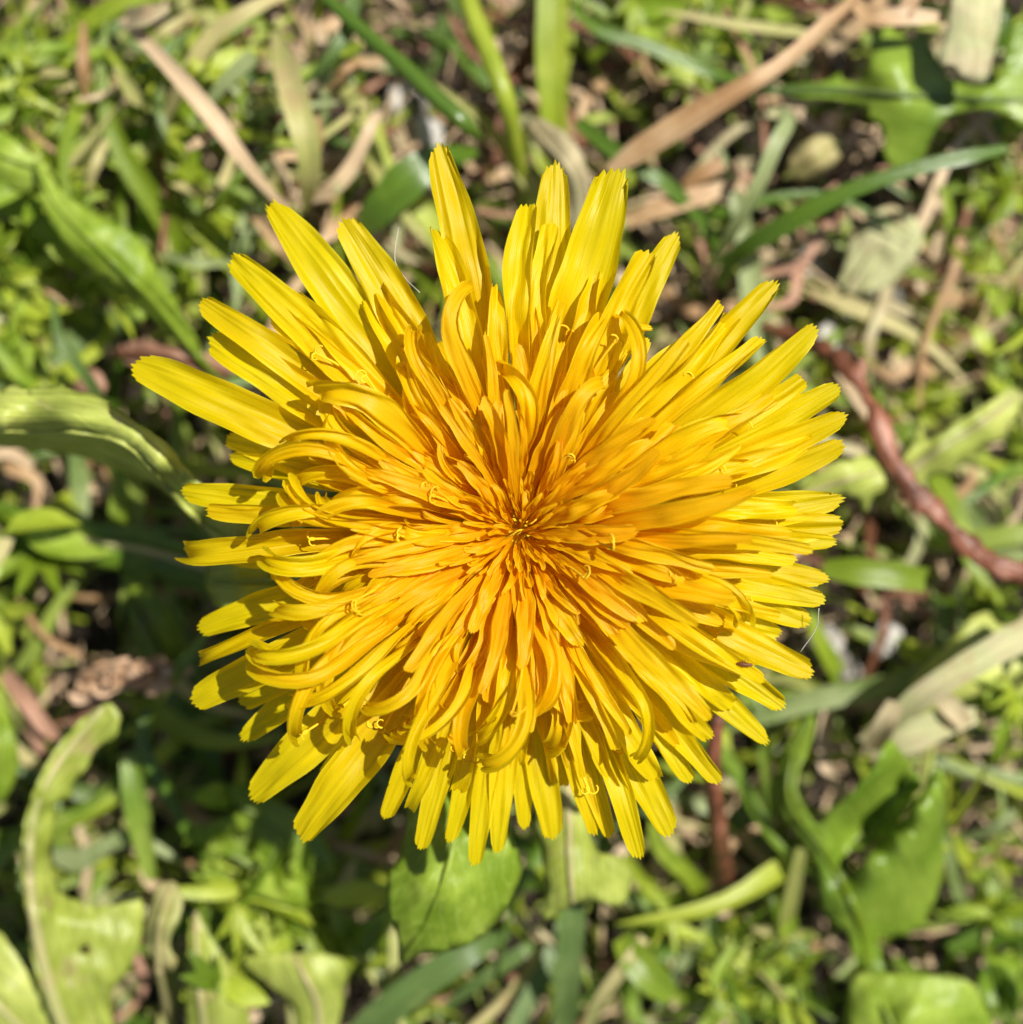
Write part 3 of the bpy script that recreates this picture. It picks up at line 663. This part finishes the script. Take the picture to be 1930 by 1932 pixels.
leaf('dry_leaf', 'pale whitish dead leaf blade with green side behind the top florets', 'leaf_dry',
     [(985,225,1.2),(1020,222,1.3),(1060,245,1.4),(1090,275,1.4),(1112,330,1.35),(1118,400,1.2),(1100,470,1.0),(1070,450,1.0),(1062,380,1.15),(1040,310,1.25),(1005,265,1.2)], [(1065,310,1.55)], [(1090,460,0),(1082,340,0),(1000,235,0)], .03, ribmat='leaf_dry', seed=23)
leaf('dry_leaf', 'round buff coloured dead leaf on the litter below the thin green grass', 'leaf_dry',
     [(1600,460,.5),(1630,410,.6),(1680,385,.65),(1720,400,.6),(1745,450,.55),(1720,500,.5),(1680,540,.5),(1610,560,.45),(1580,540,.45),(1595,500,.5)], [(1665,460,.62)], [(1600,550,0),(1650,470,0),(1690,395,0)], .03, ribmat='leaf_dry', bump=.12, seed=24)
leaf('dry_leaf', 'yellowish oval dead leaf between the pale grass bend and the dark midrib leaf', 'grass_yellowed',
     [(1478,330,.6),(1500,280,.7),(1540,255,.75),(1585,258,.75),(1590,290,.7),(1560,320,.65),(1520,345,.6)], [(1540,295,.9)], [(1480,335,0),(1585,265,0)], .02, ribmat='grass_yellowed', bump=.08, seed=25)
leaf('pale_leaf', 'long bleached leaf with whitish midrib lying at the right under the shaded grass', 'leaf_pale',
     [(1640,1420,.6),(1660,1370,.8),(1700,1320,.9),(1730,1270,1.0),(1790,1215,1.05),(1830,1165,1.0),(1862,1150,.95),(1880,1180,1.0),(1930,1180,1.05),(2040,1140,1.0),(2060,1200,1.0),(1940,1260,1.05),(1870,1300,1.0),(1800,1330,.95),(1740,1350,.9),(1690,1400,.7)], [(1820,1265,1.2)], [(1645,1415,0),(1720,1340,0),(1820,1265,0),(2040,1180,0)], .06, ribmat='leaf_dry', seed=26)
leaf('dandelion_leaf', 'sunlit green leaf piece standing at the left edge by the brown twigs', 'leaf_mottled',
     [(-60,1290,1.0),(0,1300,1.1),(15,1340,1.15),(30,1400,1.2),(38,1440,1.1),(20,1490,1.0),(0,1520,.9),(-60,1520,.8)], [(0,1400,1.35)], [(-50,1510,0),(0,1420,0),(0,1310,0)], .03, ribmat='leaf_mottled', seed=27)
leaf('dandelion_leaf', 'dim green dandelion leaf half in the shade of the arching lime leaf', 'leaf_green',
     [(-100,930,1.0),(60,960,1.1),(160,985,1.1),(280,1000,1.1),(400,1040,1.1),(520,1090,.9),(480,1130,.8),(380,1120,.9),(260,1080,.95),(120,1060,.95),(-100,1040,.8)], [(200,1030,1.25)], [(500,1110,0),(300,1045,0),(100,1010,0),(-90,985,0)], .04, seed=28, petiole=pet(-1.2, -.1, .3))
leaf('dandelion_leaf', 'dim broad green leaf in shadow right of the lower left curved leaf', 'leaf_green',
     [(420,1500,.8),(470,1480,.9),(540,1520,.95),(600,1560,.9),(640,1640,.8),(600,1700,.7),(540,1690,.75),(480,1640,.8),(430,1570,.75)], [(530,1600,1.1)], [(640,1690,0),(540,1600,0),(440,1510,0)], .03, ribmat='grass', seed=29)

# ------------------------------------------------------------------ stalks, grass blades and straws that stand out
stalk('dead_stalk', 'red brown dead stalk with a short stub crossing the litter', 'stalk', 'red_stalk',
      [(1440,610,.5),(1530,655,1.0),(1600,690,1.4),(1640,760,1.6),(1680,860,1.7),(1740,945,1.7),(1800,1000,1.7),(1860,1060,1.65),(1930,1092,1.6),(2050,1130,1.4)], [26, 30, 36, 34, 42, 38, 46, 40, 44], wob=.06, rough=.75, n=110, sides=14)
kid = stalk('stub', None, None, 'red_stalk', [(1618,722,1.45),(1622,700,1.5),(1628,680,1.55)], [30, 26, 18], wob=.08, n=8)
par = bpy.data.objects['dead_stalk']; kid.location = kid.location - par.location; kid.parent = par
stalk('dead_stalk', 'thin upright red brown stalk in shade below the lower right florets', 'stalk', 'red_stalk', [(1355,1350,2.2),(1345,1440,2.0),(1350,1520,1.6),(1362,1620,.9),(1368,1680,.1)], [24, 30, 34, 38, 40])
stalk('grass_shoot', 'smooth round bluish green grass stem pointing down at the top florets', 'grass', 'grass', [(560,-60,1.5),(650,28,1.7),(760,125,1.9),(830,190,2.0),(885,240,2.0),(905,262,1.7)], [24, 27, 30, 34, 36, 16])
stalk('grass_shoot', 'thick yellow green stem beside the tallest top florets', 'grass', 'grass_bright', [(862,-80,1.0),(890,20,1.3),(930,120,1.5),(955,190,1.5),(968,240,1.3),(985,330,.8),(1000,420,.1)], [36, 38, 38, 36, 32, 26, 24])
S = lambda *a, **k: blade(*a, **k)
S('grass_strand', 'wide green grass blade standing behind the thick yellow green stem', 'grass', 'grass_bright', [(1050,420,.2),(1045,250,.8),(1040,100,1.0),(1045,-60,1.1)], [30, 50, 60, 60])
S('grass_strand', 'thin green grass blade running from the top edge toward the tan straw', 'grass', 'grass', [(1080,10,.9),(1130,55,1.0),(1230,90,1.0),(1350,140,.9),(1420,150,.6)], [18, 26, 26, 22, 8])
S('grass_strand', 'green grass blade passing under the tan straw behind the top florets', 'grass', 'grass', [(1090,230,.8),(1180,300,1.1),(1260,350,1.1),(1340,440,.8),(1370,520,.3)], [28, 30, 26, 22, 10])
S('straw', 'long tan straw slanting up to the top edge behind the flower', 'straw', 'straw', [(1150,320,1.4),(1190,296,1.5),(1280,240,1.7),(1400,170,1.9),(1480,120,1.9),(1560,50,1.8),(1612,2,1.7),(1660,-50,1.5)], [16, 46, 50, 40, 32, 34, 22, 16], fold=.6, twist=.5)
S('straw', 'bleached straw bent into a shallow hook at the top edge', 'straw', 'straw', [(1605,-5,1.6),(1630,22,1.65),(1660,32,1.7),(1720,32,1.7),(1785,34,1.6)], [24, 32, 36, 30, 18])
S('straw', 'short tan straw fork crossing the hooked straw', 'straw', 'straw', [(1690,60,1.6),(1705,30,1.7),(1735,-30,1.7)], [10, 30, 26], n=12)
S('grass_strand', 'long green grass blade with pale tip leaning to the right over the litter', 'grass', 'grass', [(1355,540,.6),(1390,480,1.2),(1480,425,1.6),(1590,365,1.8),(1720,320,1.9),(1830,295,1.9),(1900,280,1.8)], [24, 34, 38, 34, 28, 28, 16])
S('grass_strand', 'pale shiny grass blade bent sharply at its top above the yellowish leaf', 'grass', 'grass_grey', [(1340,510,.6),(1385,430,1.2),(1430,350,1.5),(1465,270,1.6),(1488,225,1.5),(1470,208,1.4)], [14, 22, 30, 30, 30, 14])
S('straw', 'tan blade with dark joint slanting toward the upper left florets', 'straw', 'straw', [(235,35,1.3),(280,85,1.5),(345,160,1.8),(400,230,1.9),(450,300,1.8),(500,360,1.5),(540,400,1.2)], [22, 26, 34, 42, 36, 26, 16], fold=.7, twist=.9)
S('straw', 'short cream straw end folded over at the tip of the tan blade', 'straw', 'leaf_dry', [(240,38,1.5),(275,30,1.7),(320,15,1.75)], [44, 40, 14], n=12)
S('straw', 'small tan side sprout at the joint of the slanting tan blade', 'straw', 'straw', [(402,250,1.7),(375,268,1.75),(352,280,1.7)], [24, 20, 12], n=10)
S('grass_strand', 'broad yellowing grass blade hanging down toward the upper left florets', 'grass', 'grass_yellowed', [(520,60,1.0),(540,130,1.5),(560,200,1.8),(580,270,1.8),(585,340,1.6),(575,400,1.2)], [20, 44, 56, 54, 38, 12])
S('straw', 'tan straw curving beside the broad yellowing blade', 'straw', 'straw', [(560,380,1.0),(620,360,1.3),(660,320,1.4),(700,240,1.5),(720,200,1.3)], [18, 30, 30, 24, 12])
S('straw', 'tan straw edge rising next to the yellowing blade', 'straw', 'straw', [(575,330,1.3),(600,270,1.6),(598,220,1.6)], [12, 22, 14], n=12)
S('grass_strand', 'flat pale green grass blade cut across above the yellowing blade', 'grass', 'grass_grey', [(385,205,1.2),(430,150,1.4),(480,105,1.5)], [14, 30, 34])
S('grass_strand', 'yellow green blade arching along the top edge left of the stem', 'grass', 'grass_yellowed', [(310,230,.8),(350,150,1.2),(400,70,1.4),(470,20,1.5),(560,-20,1.3)], [16, 30, 34, 30, 14])
S('grass_strand', 'slim grass blade dropping to the broad yellowing blade from the top edge', 'grass', 'grass_grey', [(670,-20,1.5),(655,60,1.6),(620,110,1.6),(575,160,1.4)], [30, 32, 22, 10])
S('grass_strand', 'muted green blade lying in shade behind the tallest top floret', 'grass', 'grass', [(670,450,1.0),(720,390,1.3),(780,330,1.4),(840,300,1.3),(900,285,1.0)], [20, 66, 74, 60, 14], fold=.15)
S('grass_strand', 'thin dark grass blade leaning to the left edge above the pale arching leaf', 'grass', 'grass_grey', [(230,830,.6),(170,720,1.3),(115,640,1.5),(100,560,1.3)], [16, 24, 22, 10])
S('grass_strand', 'bright grass tip rising from the dark gap below the left florets', 'grass', 'grass_bright', [(270,1420,.5),(295,1330,1.3),(340,1260,1.6),(390,1195,1.6)], [14, 22, 26, 14])
S('grass_strand', 'green stem sagging from the pale bent tip to the leafy herb tuft', 'grass', 'grass', [(278,1340,1.2),(268,1400,1.2),(290,1450,1.15),(330,1520,1.0),(360,1580,.9),(420,1650,.5)], [22, 24, 26, 22, 18, 10])
S('grass_strand', 'dull green blade hanging in shade inside the curved yellowing leaf', 'grass', 'grass', [(240,1420,1.1),(255,1500,1.1),(270,1580,1.0),(285,1660,.9)], [30, 46, 44, 18])
S('grass_strand', 'short translucent lime green blade glowing by the right florets', 'grass', 'grass_bright', [(1555,1072,1.3),(1620,1078,1.4),(1690,1086,1.4),(1745,1094,1.3)], [32, 50, 54, 44], n=14)
S('grass_strand', 'greyish green blade slanting out of the bottom edge under the heart shaped leaf', 'grass', 'grass_grey', [(620,2020,.6),(700,1932,1.0),(800,1850,1.2),(900,1790,1.2),(960,1760,.9)], [50, 60, 60, 50, 16])
S('grass_strand', 'shiny pale grass tip beside the shaded stem of the arrow shaped leaf', 'grass', 'grass_grey', [(840,1900,.6),(920,1840,.9),(985,1795,1.0),(1010,1780,.9)], [16, 26, 30, 16])
S('grass_strand', 'dusty green stalk running down in shade from the arrow shaped lobe', 'grass', 'grass_grey', [(1085,1660,1.5),(1078,1760,1.4),(1070,1860,1.1),(1060,1990,.5)], [40, 52, 48, 44])
S('straw', 'yellow straw standing left of the lobed dark green leaf', 'straw', 'grass_yellowed', [(1470,1790,.4),(1492,1700,.8),(1512,1600,1.1)], [26, 30, 20])
S('grass_strand', 'curved grey green blade bending up by the right edge near the lobed leaf', 'grass', 'grass_grey', [(1800,1580,.6),(1840,1575,.8),(1880,1560,1.0),(1915,1530,1.1)], [14, 20, 26, 22])
S('grass_strand', 'pale tan grass stalk angling up to a yellow leaf scrap near the bottom edge', 'grass', 'grass_yellowed', [(1090,1990,.3),(1130,1890,.9),(1180,1820,1.1),(1215,1770,1.0)], [22, 26, 26, 20])
S('withered_leaf', 'yellow lime withered scrap above the pale tan grass stalk', 'leaf', 'grass_bright', [(1170,1770,1.0),(1200,1810,1.1),(1235,1850,1.1),(1270,1880,1.0)], [30, 64, 66, 30], n=14)
S('straw', 'long cream stalk lying along the bleached leaf at the right', 'straw', 'leaf_dry', [(1630,1400,1.0),(1740,1310,1.5),(1840,1245,1.65),(1970,1175,1.6)], [30, 50, 56, 60], fold=.5)
S('straw', 'thick bleached straw lying by the right edge under the pale leaf', 'straw', 'leaf_dry', [(1640,1420,1.00),(1700,1395,1.20),(1790,1360,1.30),(1840,1350,1.20)], [40, 60, 56, 30], n=14)
S('straw', 'cream coloured straw chip leaning on the thick bleached straw', 'straw', 'leaf_dry', [(1755,1300,1.30),(1790,1330,1.40),(1825,1370,1.40)], [30, 44, 30], n=10)
S('straw', 'short cream stub standing at the end of the bleached leaf', 'straw', 'leaf_dry', [(1635,1425,0.90),(1665,1370,1.50),(1690,1325,1.60)], [34, 44, 34], n=10)
S('straw', 'pinkish tan straw tucked behind the upper right florets', 'straw', 'straw', [(1180,420,.9),(1240,395,1.0),(1320,370,1.0),(1400,345,.9)], [24, 36, 36, 20])
S('straw', 'broken tan straw end above the pinkish tan straw', 'straw', 'straw', [(1290,350,.9),(1330,325,1.0),(1365,308,1.0)], [18, 34, 24], n=10)
S('straw', 'pair of brown twigs ends pointing into the dark gap at the left edge', 'straw', 'dead_brown', [(10,1270,.7),(50,1320,.9),(85,1370,.9),(112,1395,.8)], [28, 36, 34, 16])
S('straw', 'second brown twig lying below the brown twig at the left edge', 'straw', 'dead_brown', [(40,1330,.5),(65,1380,.6),(80,1420,.6)], [20, 28, 14], n=10)

# dry tan seed spike with scales in the dark gap on the left
q = crom([(160,1290,1.1),(230,1276,1.4),(330,1278,1.45)], 16); base = P(*q[0])
sv, sf, su = tube([P(*a) for a in q], [.11]*16, 8)
spike = tag(obj('seed_spike', mesh('seed_spike', shift(sv, base), sf, 'seed_fluff', su), loc=base), 'tan woolly seed spike lying in the dark gap below the left florets', 'seed head')
smesh = mesh('scale', *ribbon([(0, 0, 0), (0, .07, .03), (0, .13, .03), (0, .17, .0)], [.03, .08, .07, .01], 5, .5)[:2], 'seed_fluff')
for k in range(110):
    r = random.Random(k); t = r.random(); a = r.uniform(0, 2*PI)
    c = Vector(P(*q[int(t*15)])) - base + Vector((0, math.cos(a)*.10, math.sin(a)*.10))
    o = obj('scale', smesh, spike, c); o.rotation_euler = (a*1.0, r.uniform(-.4, .4), r.uniform(-1.9, -1.2))
    s_ = r.uniform(.7, 1.2); o.scale = (s_, s_, s_)

# ------------------------------------------------------------------ herb sprigs
def leaflet(nm, ln, w, cup, droop, mat):
    n = 9
    pts = [(0, ln*i/(n-1), droop*(i/(n-1))**2*ln) for i in range(n)]
    W = [w*(0.12+math.sin(PI*min(1, (i/(n-1))**.8))**.8) if i < n-1 else .01*w for i in range(n)]
    return mesh(nm, *ribbon(pts, W, 5, cup)[:2], mat, uv=ribbon(pts, W, 5, cup)[2])
def fan(nm, k, ln, w, mat, seed):
    """a small cut leaf: k narrow fingers on a short stalk"""
    r = random.Random(seed); VV = []; FF = []; UU = []
    for i in range(k):
        a = (i-(k-1)/2)*r.uniform(.45, .7); l = ln*(1-.25*abs(i-(k-1)/2)/k*2)*r.uniform(.8, 1.15); n = 6
        pts = [(math.sin(a)*l*t*(.3+.7*t), .12*ln + math.cos(a)*l*t*.9, -.25*l*t*t + r.uniform(-.01, .01)) for t in [q/(n-1) for q in range(n)]]
        W = [w*(.35+math.sin(PI*t**.8)**.9) if t < 1 else .01 for t in [q/(n-1) for q in range(n)]]
        v, f, u = ribbon(pts, W, 3, .4, r.uniform(-.3, .3)); b = len(VV)
        VV += v; UU += u; FF += [tuple(x+b for x in y) for y in f]
    v, f, u = ribbon([(0, 0, 0), (0, .07*ln, .01), (0, .15*ln, 0)], [.02, .02, .03], 3, .3); b = len(VV)
    VV += v; UU += u; FF += [tuple(x+b for x in y) for y in f]
    return mesh(nm, VV, FF, mat, UU)
LM = [fan('leaflet', 3, .36, .08, 'herb', 1), fan('leaflet', 5, .4, .04, 'herb', 6), fan('leaflet', 5, .34, .045, 'leaf_mottled', 7), fan('leaflet', 4, .34, .06, 'grass_bright', 3), leaflet('leaflet', .5, .085, .45, -.3, 'grass_bright'), leaflet('leaflet', .40, .12, .35, -.2, 'herb'), leaflet('leaflet', .34, .17, .3, -.4, 'herb'),
      leaflet('leaflet', .6, .07, .5, -.5, 'herb'), leaflet('leaflet', .45, .2, .5, .2, 'leaf_mottled'), leaflet('leaflet', .3, .08, .6, .3, 'grass_bright'), leaflet('leaflet', .42, .1, .4, -.1, 'grass_yellowed'), leaflet('leaflet', .5, .14, .6, -.6, 'leaf_mottled')]
STM = [mesh('stem', *tube(crom([(0, 0, -.05), (.05*j, .03, .3), (.1*j, .1, .62), (.1*j, .22, .9)], 10), [.03-.012*i/9 for i in range(10)], 6)[:2], 'grass_bright') for j in (-1, 0, 1)]
def sprig(x, y, z, sc_, label, group, seed, n=8):
    r = random.Random(seed)
    e = bpy.data.objects.new('herb_sprig', None); col.objects.link(e); e.empty_display_size = .2
    e.location = (x, y, z-.3); e.rotation_euler = (r.uniform(-.5, .5), r.uniform(-.5, .5), r.uniform(0, 6.28)); e.scale = (sc_,)*3
    tag(e, label, 'herb', group)
    ji = r.randrange(3); j = ji-1
    obj('stem', STM[ji], e)
    cur = crom([(0, 0, -.05), (.05*j, .03, .3), (.1*j, .1, .62), (.1*j, .22, .9)], 10)
    for k in range(n):
        t = .35 + .65*k/(n-1); c = cur[int(t*9)]
        o = obj('leaflet', r.choice(LM), e, c)
        o.rotation_euler = (r.uniform(-.5, 1.0), r.uniform(-.8, .8), k*2.4 + r.uniform(-.3, .3))
        s_ = r.uniform(.75, 1.25)*(1.1-.2*t); o.scale = (s_,)*3
SP = []
def scatter(cx, cy, rx, ry, n, smin, smax, label, group, seed, zr=(0, .5)):
    r = random.Random(seed)
    for k in range(n):
        a = r.uniform(0, 2*PI); d = math.sqrt(r.random())
        v = P(cx+rx*d*math.cos(a), cy+ry*d*math.sin(a), .3)
        sprig(v.x, v.y, r.uniform(*zr), r.uniform(smin, smax), label, group, seed*100+k, r.randint(6, 9))
scatter(170, 300, 230, 330, 42, .5, 1.15, 'small bright green herb sprig in the leafy patch above the slanting blade', 'herb sprigs in the upper left patch', 1, (.1, .9))
scatter(100, 620, 150, 160, 10, .8, 1.2, 'small herb sprig in the dark hollow left of the slanting green blade', 'herb sprigs in the left hollow', 2)
scatter(60, 1060, 90, 130, 4, 1.2, 1.6, 'green herb sprig beneath the pale arching leaf at the left edge', 'herb sprigs by the left edge', 3, (.3, .7))
scatter(490, 1660, 100, 110, 16, .9, 1.4, 'leafy green herb sprig in the tuft by the lower left florets', 'herb sprigs in the lower left tuft', 4, (.2, .8))
scatter(1400, 1800, 150, 130, 18, .6, 1.0, 'pale herb sprig in the clump left of the lobed dark leaf', 'herb sprigs near the lobed leaf', 5)
scatter(1830, 560, 120, 330, 14, .6, 1.0, 'tiny moss green sprig on the litter by the red brown stalk', 'sprigs on the right litter', 6, (-.1, .3))
scatter(1850, 1700, 80, 120, 8, .7, 1.1, 'small lime sprig between the lobed leaf and the round dark leaf', 'sprigs at the lower right edge', 7)
scatter(1290, 40, 90, 60, 8, .7, 1.0, 'mossy green sprig near the tan straw at the top edge', 'sprigs at the top edge', 8)
scatter(1860, 1250, 100, 100, 7, .7, 1.1, 'shaded green sprig under the bleached leaf at the right edge', 'sprigs under the bleached leaf', 9)

# ------------------------------------------------------------------ grass blades and straws of the sward
def proto(kind, i):
    r = random.Random(i*3+hash(kind) % 7 if False else i*3+len(kind))
    ln = 1.0; n = 12
    b = r.uniform(.1, .9); lat = r.uniform(-.25, .25); lw = r.uniform(-.08, .08)
    pts = [(lat*(t**2) + lw*math.sin(t*7), ln*t, b*t*(1-t)*1.2 + r.uniform(-.004, .004)) for t in [k/(n-1) for k in range(n)]]
    wmax = {'grass_strand': .105, 'straw': .085}[kind]*r.uniform(.7, 1.3)
    W = [wmax*min(1, .5+3*t)*(1-t**3)**.8 + .004 if kind == 'grass_strand' else wmax*(1-.3*t) for t in [k/(n-1) for k in range(n)]]
    return ribbon(pts, W, 5, r.uniform(.2, .6), r.uniform(-.4, .4), r.uniform(-1, 1))
PR = {}
for kind, mats in (('grass_strand', ['grass', 'grass_bright', 'grass_grey', 'grass_yellowed', 'grass_bright', 'grass']), ('straw', ['straw', 'straw', 'dead_brown', 'leaf_dry'])):
    PR[kind] = []
    for i in range(12):
        v, f, u = proto(kind, i); PR[kind].append(mesh(kind, v, f, mats[i % len(mats)], u))
def dryness(x, y):
    """where the sward is dead: top middle and right, less on the left and bottom"""
    px, py = unP(Vector((x, y, .3)))
    d = .25 + .6*math.exp(-((px-900)/350)**2-((py-120)/260)**2) + .55*math.exp(-((px-1700)/280)**2-((py-480)/260)**2) + .2*math.exp(-((px-1500)/200)**2-((py-1700)/200)**2)
    return min(.85, d)
lab = {'grass': 'narrow mid green grass blade in the sward around the flower', 'grass_bright': 'narrow lime green grass blade in the sward around the flower', 'grass_grey': 'narrow greyish green grass blade in the sward around the flower',
       'grass_yellowed': 'narrow yellowed grass blade in the sward around the flower', 'straw': 'loose bit of tan straw among the grass', 'dead_brown': 'loose bit of dark brown dead stalk among the grass', 'leaf_dry': 'loose cream coloured scrap of dry grass among the green'}
cats = {'grass_strand': ('grass', 'grass blades of the sward'), 'straw': ('straw', 'loose straws in the grass')}
r = random.Random(99); cnt = {'grass_strand': 0, 'straw': 0}
while cnt['grass_strand'] < 290 or cnt['straw'] < 250:
    x, y = r.uniform(-4.8, 4.8), r.uniform(-4.8, 4.8)
    kind = 'straw' if r.random() < dryness(x, y) else 'grass_strand'
    if cnt[kind] >= {'grass_strand': 290, 'straw': 250}[kind]: continue
    if math.hypot(x, y) < 1.2: continue
    o = obj(kind, r.choice(PR[kind]), loc=(x, y, r.uniform(-.6, .45)))
    ln = r.uniform(.8, 2.4) if kind == 'grass_strand' else r.uniform(.5, 1.7)
    ws = r.uniform(.8, 1.7)
    o.scale = (ws, ln, ln*.8)
    o.rotation_euler = (r.uniform(-.05, .55) if kind == 'grass_strand' else r.uniform(-.1, .25), r.uniform(-.4, .4), r.uniform(0, 6.28))
    ml = o.data.materials[0].name; tag(o, lab[ml], cats[kind][0], cats[kind][1] + ', ' + {'grass': 'mid green', 'grass_bright': 'lime green', 'grass_grey': 'greyish green', 'grass_yellowed': 'yellowed', 'straw': 'tan', 'dead_brown': 'dark brown', 'leaf_dry': 'cream'}[ml]); cnt[kind] += 1

r = random.Random(41)
for k in range(64):
    x, y = 40+r.random()*640, 20+r.random()*(560 if k % 2 else 330)
    a = r.uniform(0, PI); l = r.uniform(60, 190); z = r.uniform(.6, 1.35)
    mt, lb = r.choice((('grass_bright', 'broad lime grass clipping'), ('grass_yellowed', 'broad yellowed grass clipping'), ('grass_grey', 'broad greyish green grass clipping'), ('straw', 'broad tan grass clipping')))
    dx, dy = math.cos(a)*l/2, math.sin(a)*l/2
    blade('grass_clipping', lb + ' lying loose on the herbs around the slanting tan blade', 'grass', mt, [(x-dx, y-dy, z-r.uniform(.1, .4)), (x+r.uniform(-8, 8), y+r.uniform(-8, 8), z), (x+dx, y+dy, z-r.uniform(-.1, .3))], [r.uniform(5, 14), r.uniform(10, 28), r.uniform(3, 14)], group=lb + 's', n=10, nac=5, twist=r.uniform(-.8, .8))

# ------------------------------------------------------------------ stuff: moss, litter, far sward
def mass(name, label, mat, n, tmpl, zr, sr, region, seed, tilt=.6):
    rg = np.random.default_rng(seed)
    tv = np.array([tuple(v) for v in tmpl[0]]); tf = np.array(tmpl[1]); tu = np.array(tmpl[2])
    AV = []; AF = []; AU = []; b = 0; k = 0
    while k < n:
        x, y = rg.uniform(-6.5, 6.5, 2)
        if rg.random() > region(x, y): continue
        k += 1
        e = Euler((rg.uniform(-tilt, tilt), rg.uniform(-tilt, tilt), rg.uniform(0, 6.28))).to_matrix()
        s_ = rg.uniform(*sr)*np.array((rg.uniform(.6, 1.4), 1, 1))
        AV.append((tv*s_) @ np.array(e).T + np.array((x, y, rg.uniform(*zr)))); AF.append(tf+b); AU.append(tu); b += len(tv)
    o = obj(name, mesh(name, np.vstack(AV), np.vstack(AF).tolist(), mat, np.vstack(AU)))
    tag(o, label, None, None, 'stuff')
t1 = ribbon([(0, 0, 0), (0, .1, .04), (0, .2, .05), (0, .3, .02)], [.03, .10, .09, .015], 3, .4)
t2 = ribbon([(0, 0, 0), (.01, .2, .06), (0, .4, .08), (-.02, .6, .03)], [.03, .04, .035, .02], 3, .4)
t3 = ribbon([(0, 0, 0), (.02, .3, .10), (.05, .6, .14), (.1, .95, .05)], [.04, .05, .045, .008], 3, .4)
def green(x, y): return 1.02 - dryness(x, y)
mass('moss', 'low green mossy undergrowth covering the soil', 'moss_green', 2600, t1, (-.9, -.15), (.5, 1.2), green, 1, .9)
mass('ground_litter', 'brown and tan crumbs of dead grass on the soil', 'litter', 3000, t2, (-.9, .05), (.4, 1.1), lambda x, y: dryness(x, y)+.1, 2, .35)
mass('short_grass', 'short fine grass filling the ground between the leaves', 'grass_bright', 900, t3, (-.7, .1), (.6, 1.4), green, 3, .8)

# ------------------------------------------------------------------ pebbles in the bare patches
import bmesh
pm = []
for i in range(4):
    bm = bmesh.new(); bmesh.ops.create_icosphere(bm, subdivisions=2, radius=.12)
    for v in bm.verts: v.co *= 1 + .55*noise.noise(v.co*9 + Vector((i*7, 0, 0))); v.co.z *= .65
    me = bpy.data.meshes.new('pebble'); bm.to_mesh(me); bm.free(); me.materials.append(MAT['stone']); pm.append(me)
r = random.Random(5)
for cx, cy, rx, ry, n, lb in ((1560, 560, 130, 100, 16, 'small grey pebble in the bare patch above the red brown stalk'), (1600, 1235, 110, 50, 9, 'small grey pebble in the bare patch beside the bleached leaf'), (790, 250, 90, 80, 6, 'small grey pebble in the dark litter below the bluish grass stem')):
    for k in range(n):
        v = P(cx+rx*r.uniform(-1, 1), cy+ry*r.uniform(-1, 1), .1)
        o = obj('pebble', r.choice(pm), loc=(v.x, v.y, r.uniform(-.25, .12))); o.rotation_euler = (r.uniform(-1, 1), r.uniform(-1, 1), r.uniform(0, 6)); q_ = r.uniform(.6, 1.5); o.scale = (q_, q_*r.uniform(.7, 1.2), q_)
        tag(o, lb, 'pebble', lb.replace('small grey pebble', 'pebbles'))

# ------------------------------------------------------------------ tiny things
for pts, lb in (([(752,428,4.3),(745,490,4.35),(765,525,4.4),(792,552,4.5)], 'fine silk thread hanging between the upper left florets'), ([(1545,1148,4.5),(1540,1185,4.45),(1510,1230,4.4)], 'fine silk thread hanging from the right hand florets')):
    qq = [P(*a) for a in crom(pts, 16)]
    v, f, u = tube(qq, .003, 4)
    tag(obj('silk_thread', mesh('silk_thread', shift(v, qq[0]), f, 'silk', u), loc=qq[0]), lb, 'thread')
# a tiny brown insect on a lower right floret
bpy.context.view_layer.update()
dg = bpy.context.evaluated_depsgraph_get()
a = P(1405, 1250, 4.6); org = Vector((0, 0, ZC)); 
hit, loc, nor, *_ = sc.ray_cast(dg, org, (a-org).normalized())
if hit:
    if nor.z < 0: nor = -nor
    d = Vector((1, .12, 0)); d = (d - nor*d.dot(nor)).normalized()
    c = loc + nor*.016
    tv, tf, tu = tube([c + d*x for x in (-.05, -.045, -.025, 0, .02, .035, .045, .05)], [.002, .009, .014, .015, .011, .010, .009, .003], 8)
    o = obj('insect', mesh('insect', shift(tv, c), tf, 'insect_brown', tu), loc=c)
    tag(o, 'tiny slender brown insect resting on a lower right floret', 'insect')
    s2 = d.cross(nor)
    for k in range(6):
        sg = 1 if k % 2 else -1; b0 = d*(-.01+.015*(k//2))
        v, f, u = tube([b0, b0+s2*sg*.018+nor*.004, b0+s2*sg*.028-nor*.014], .0018, 4)
        obj('leg', mesh('leg', v, f, 'insect_brown', u), o)
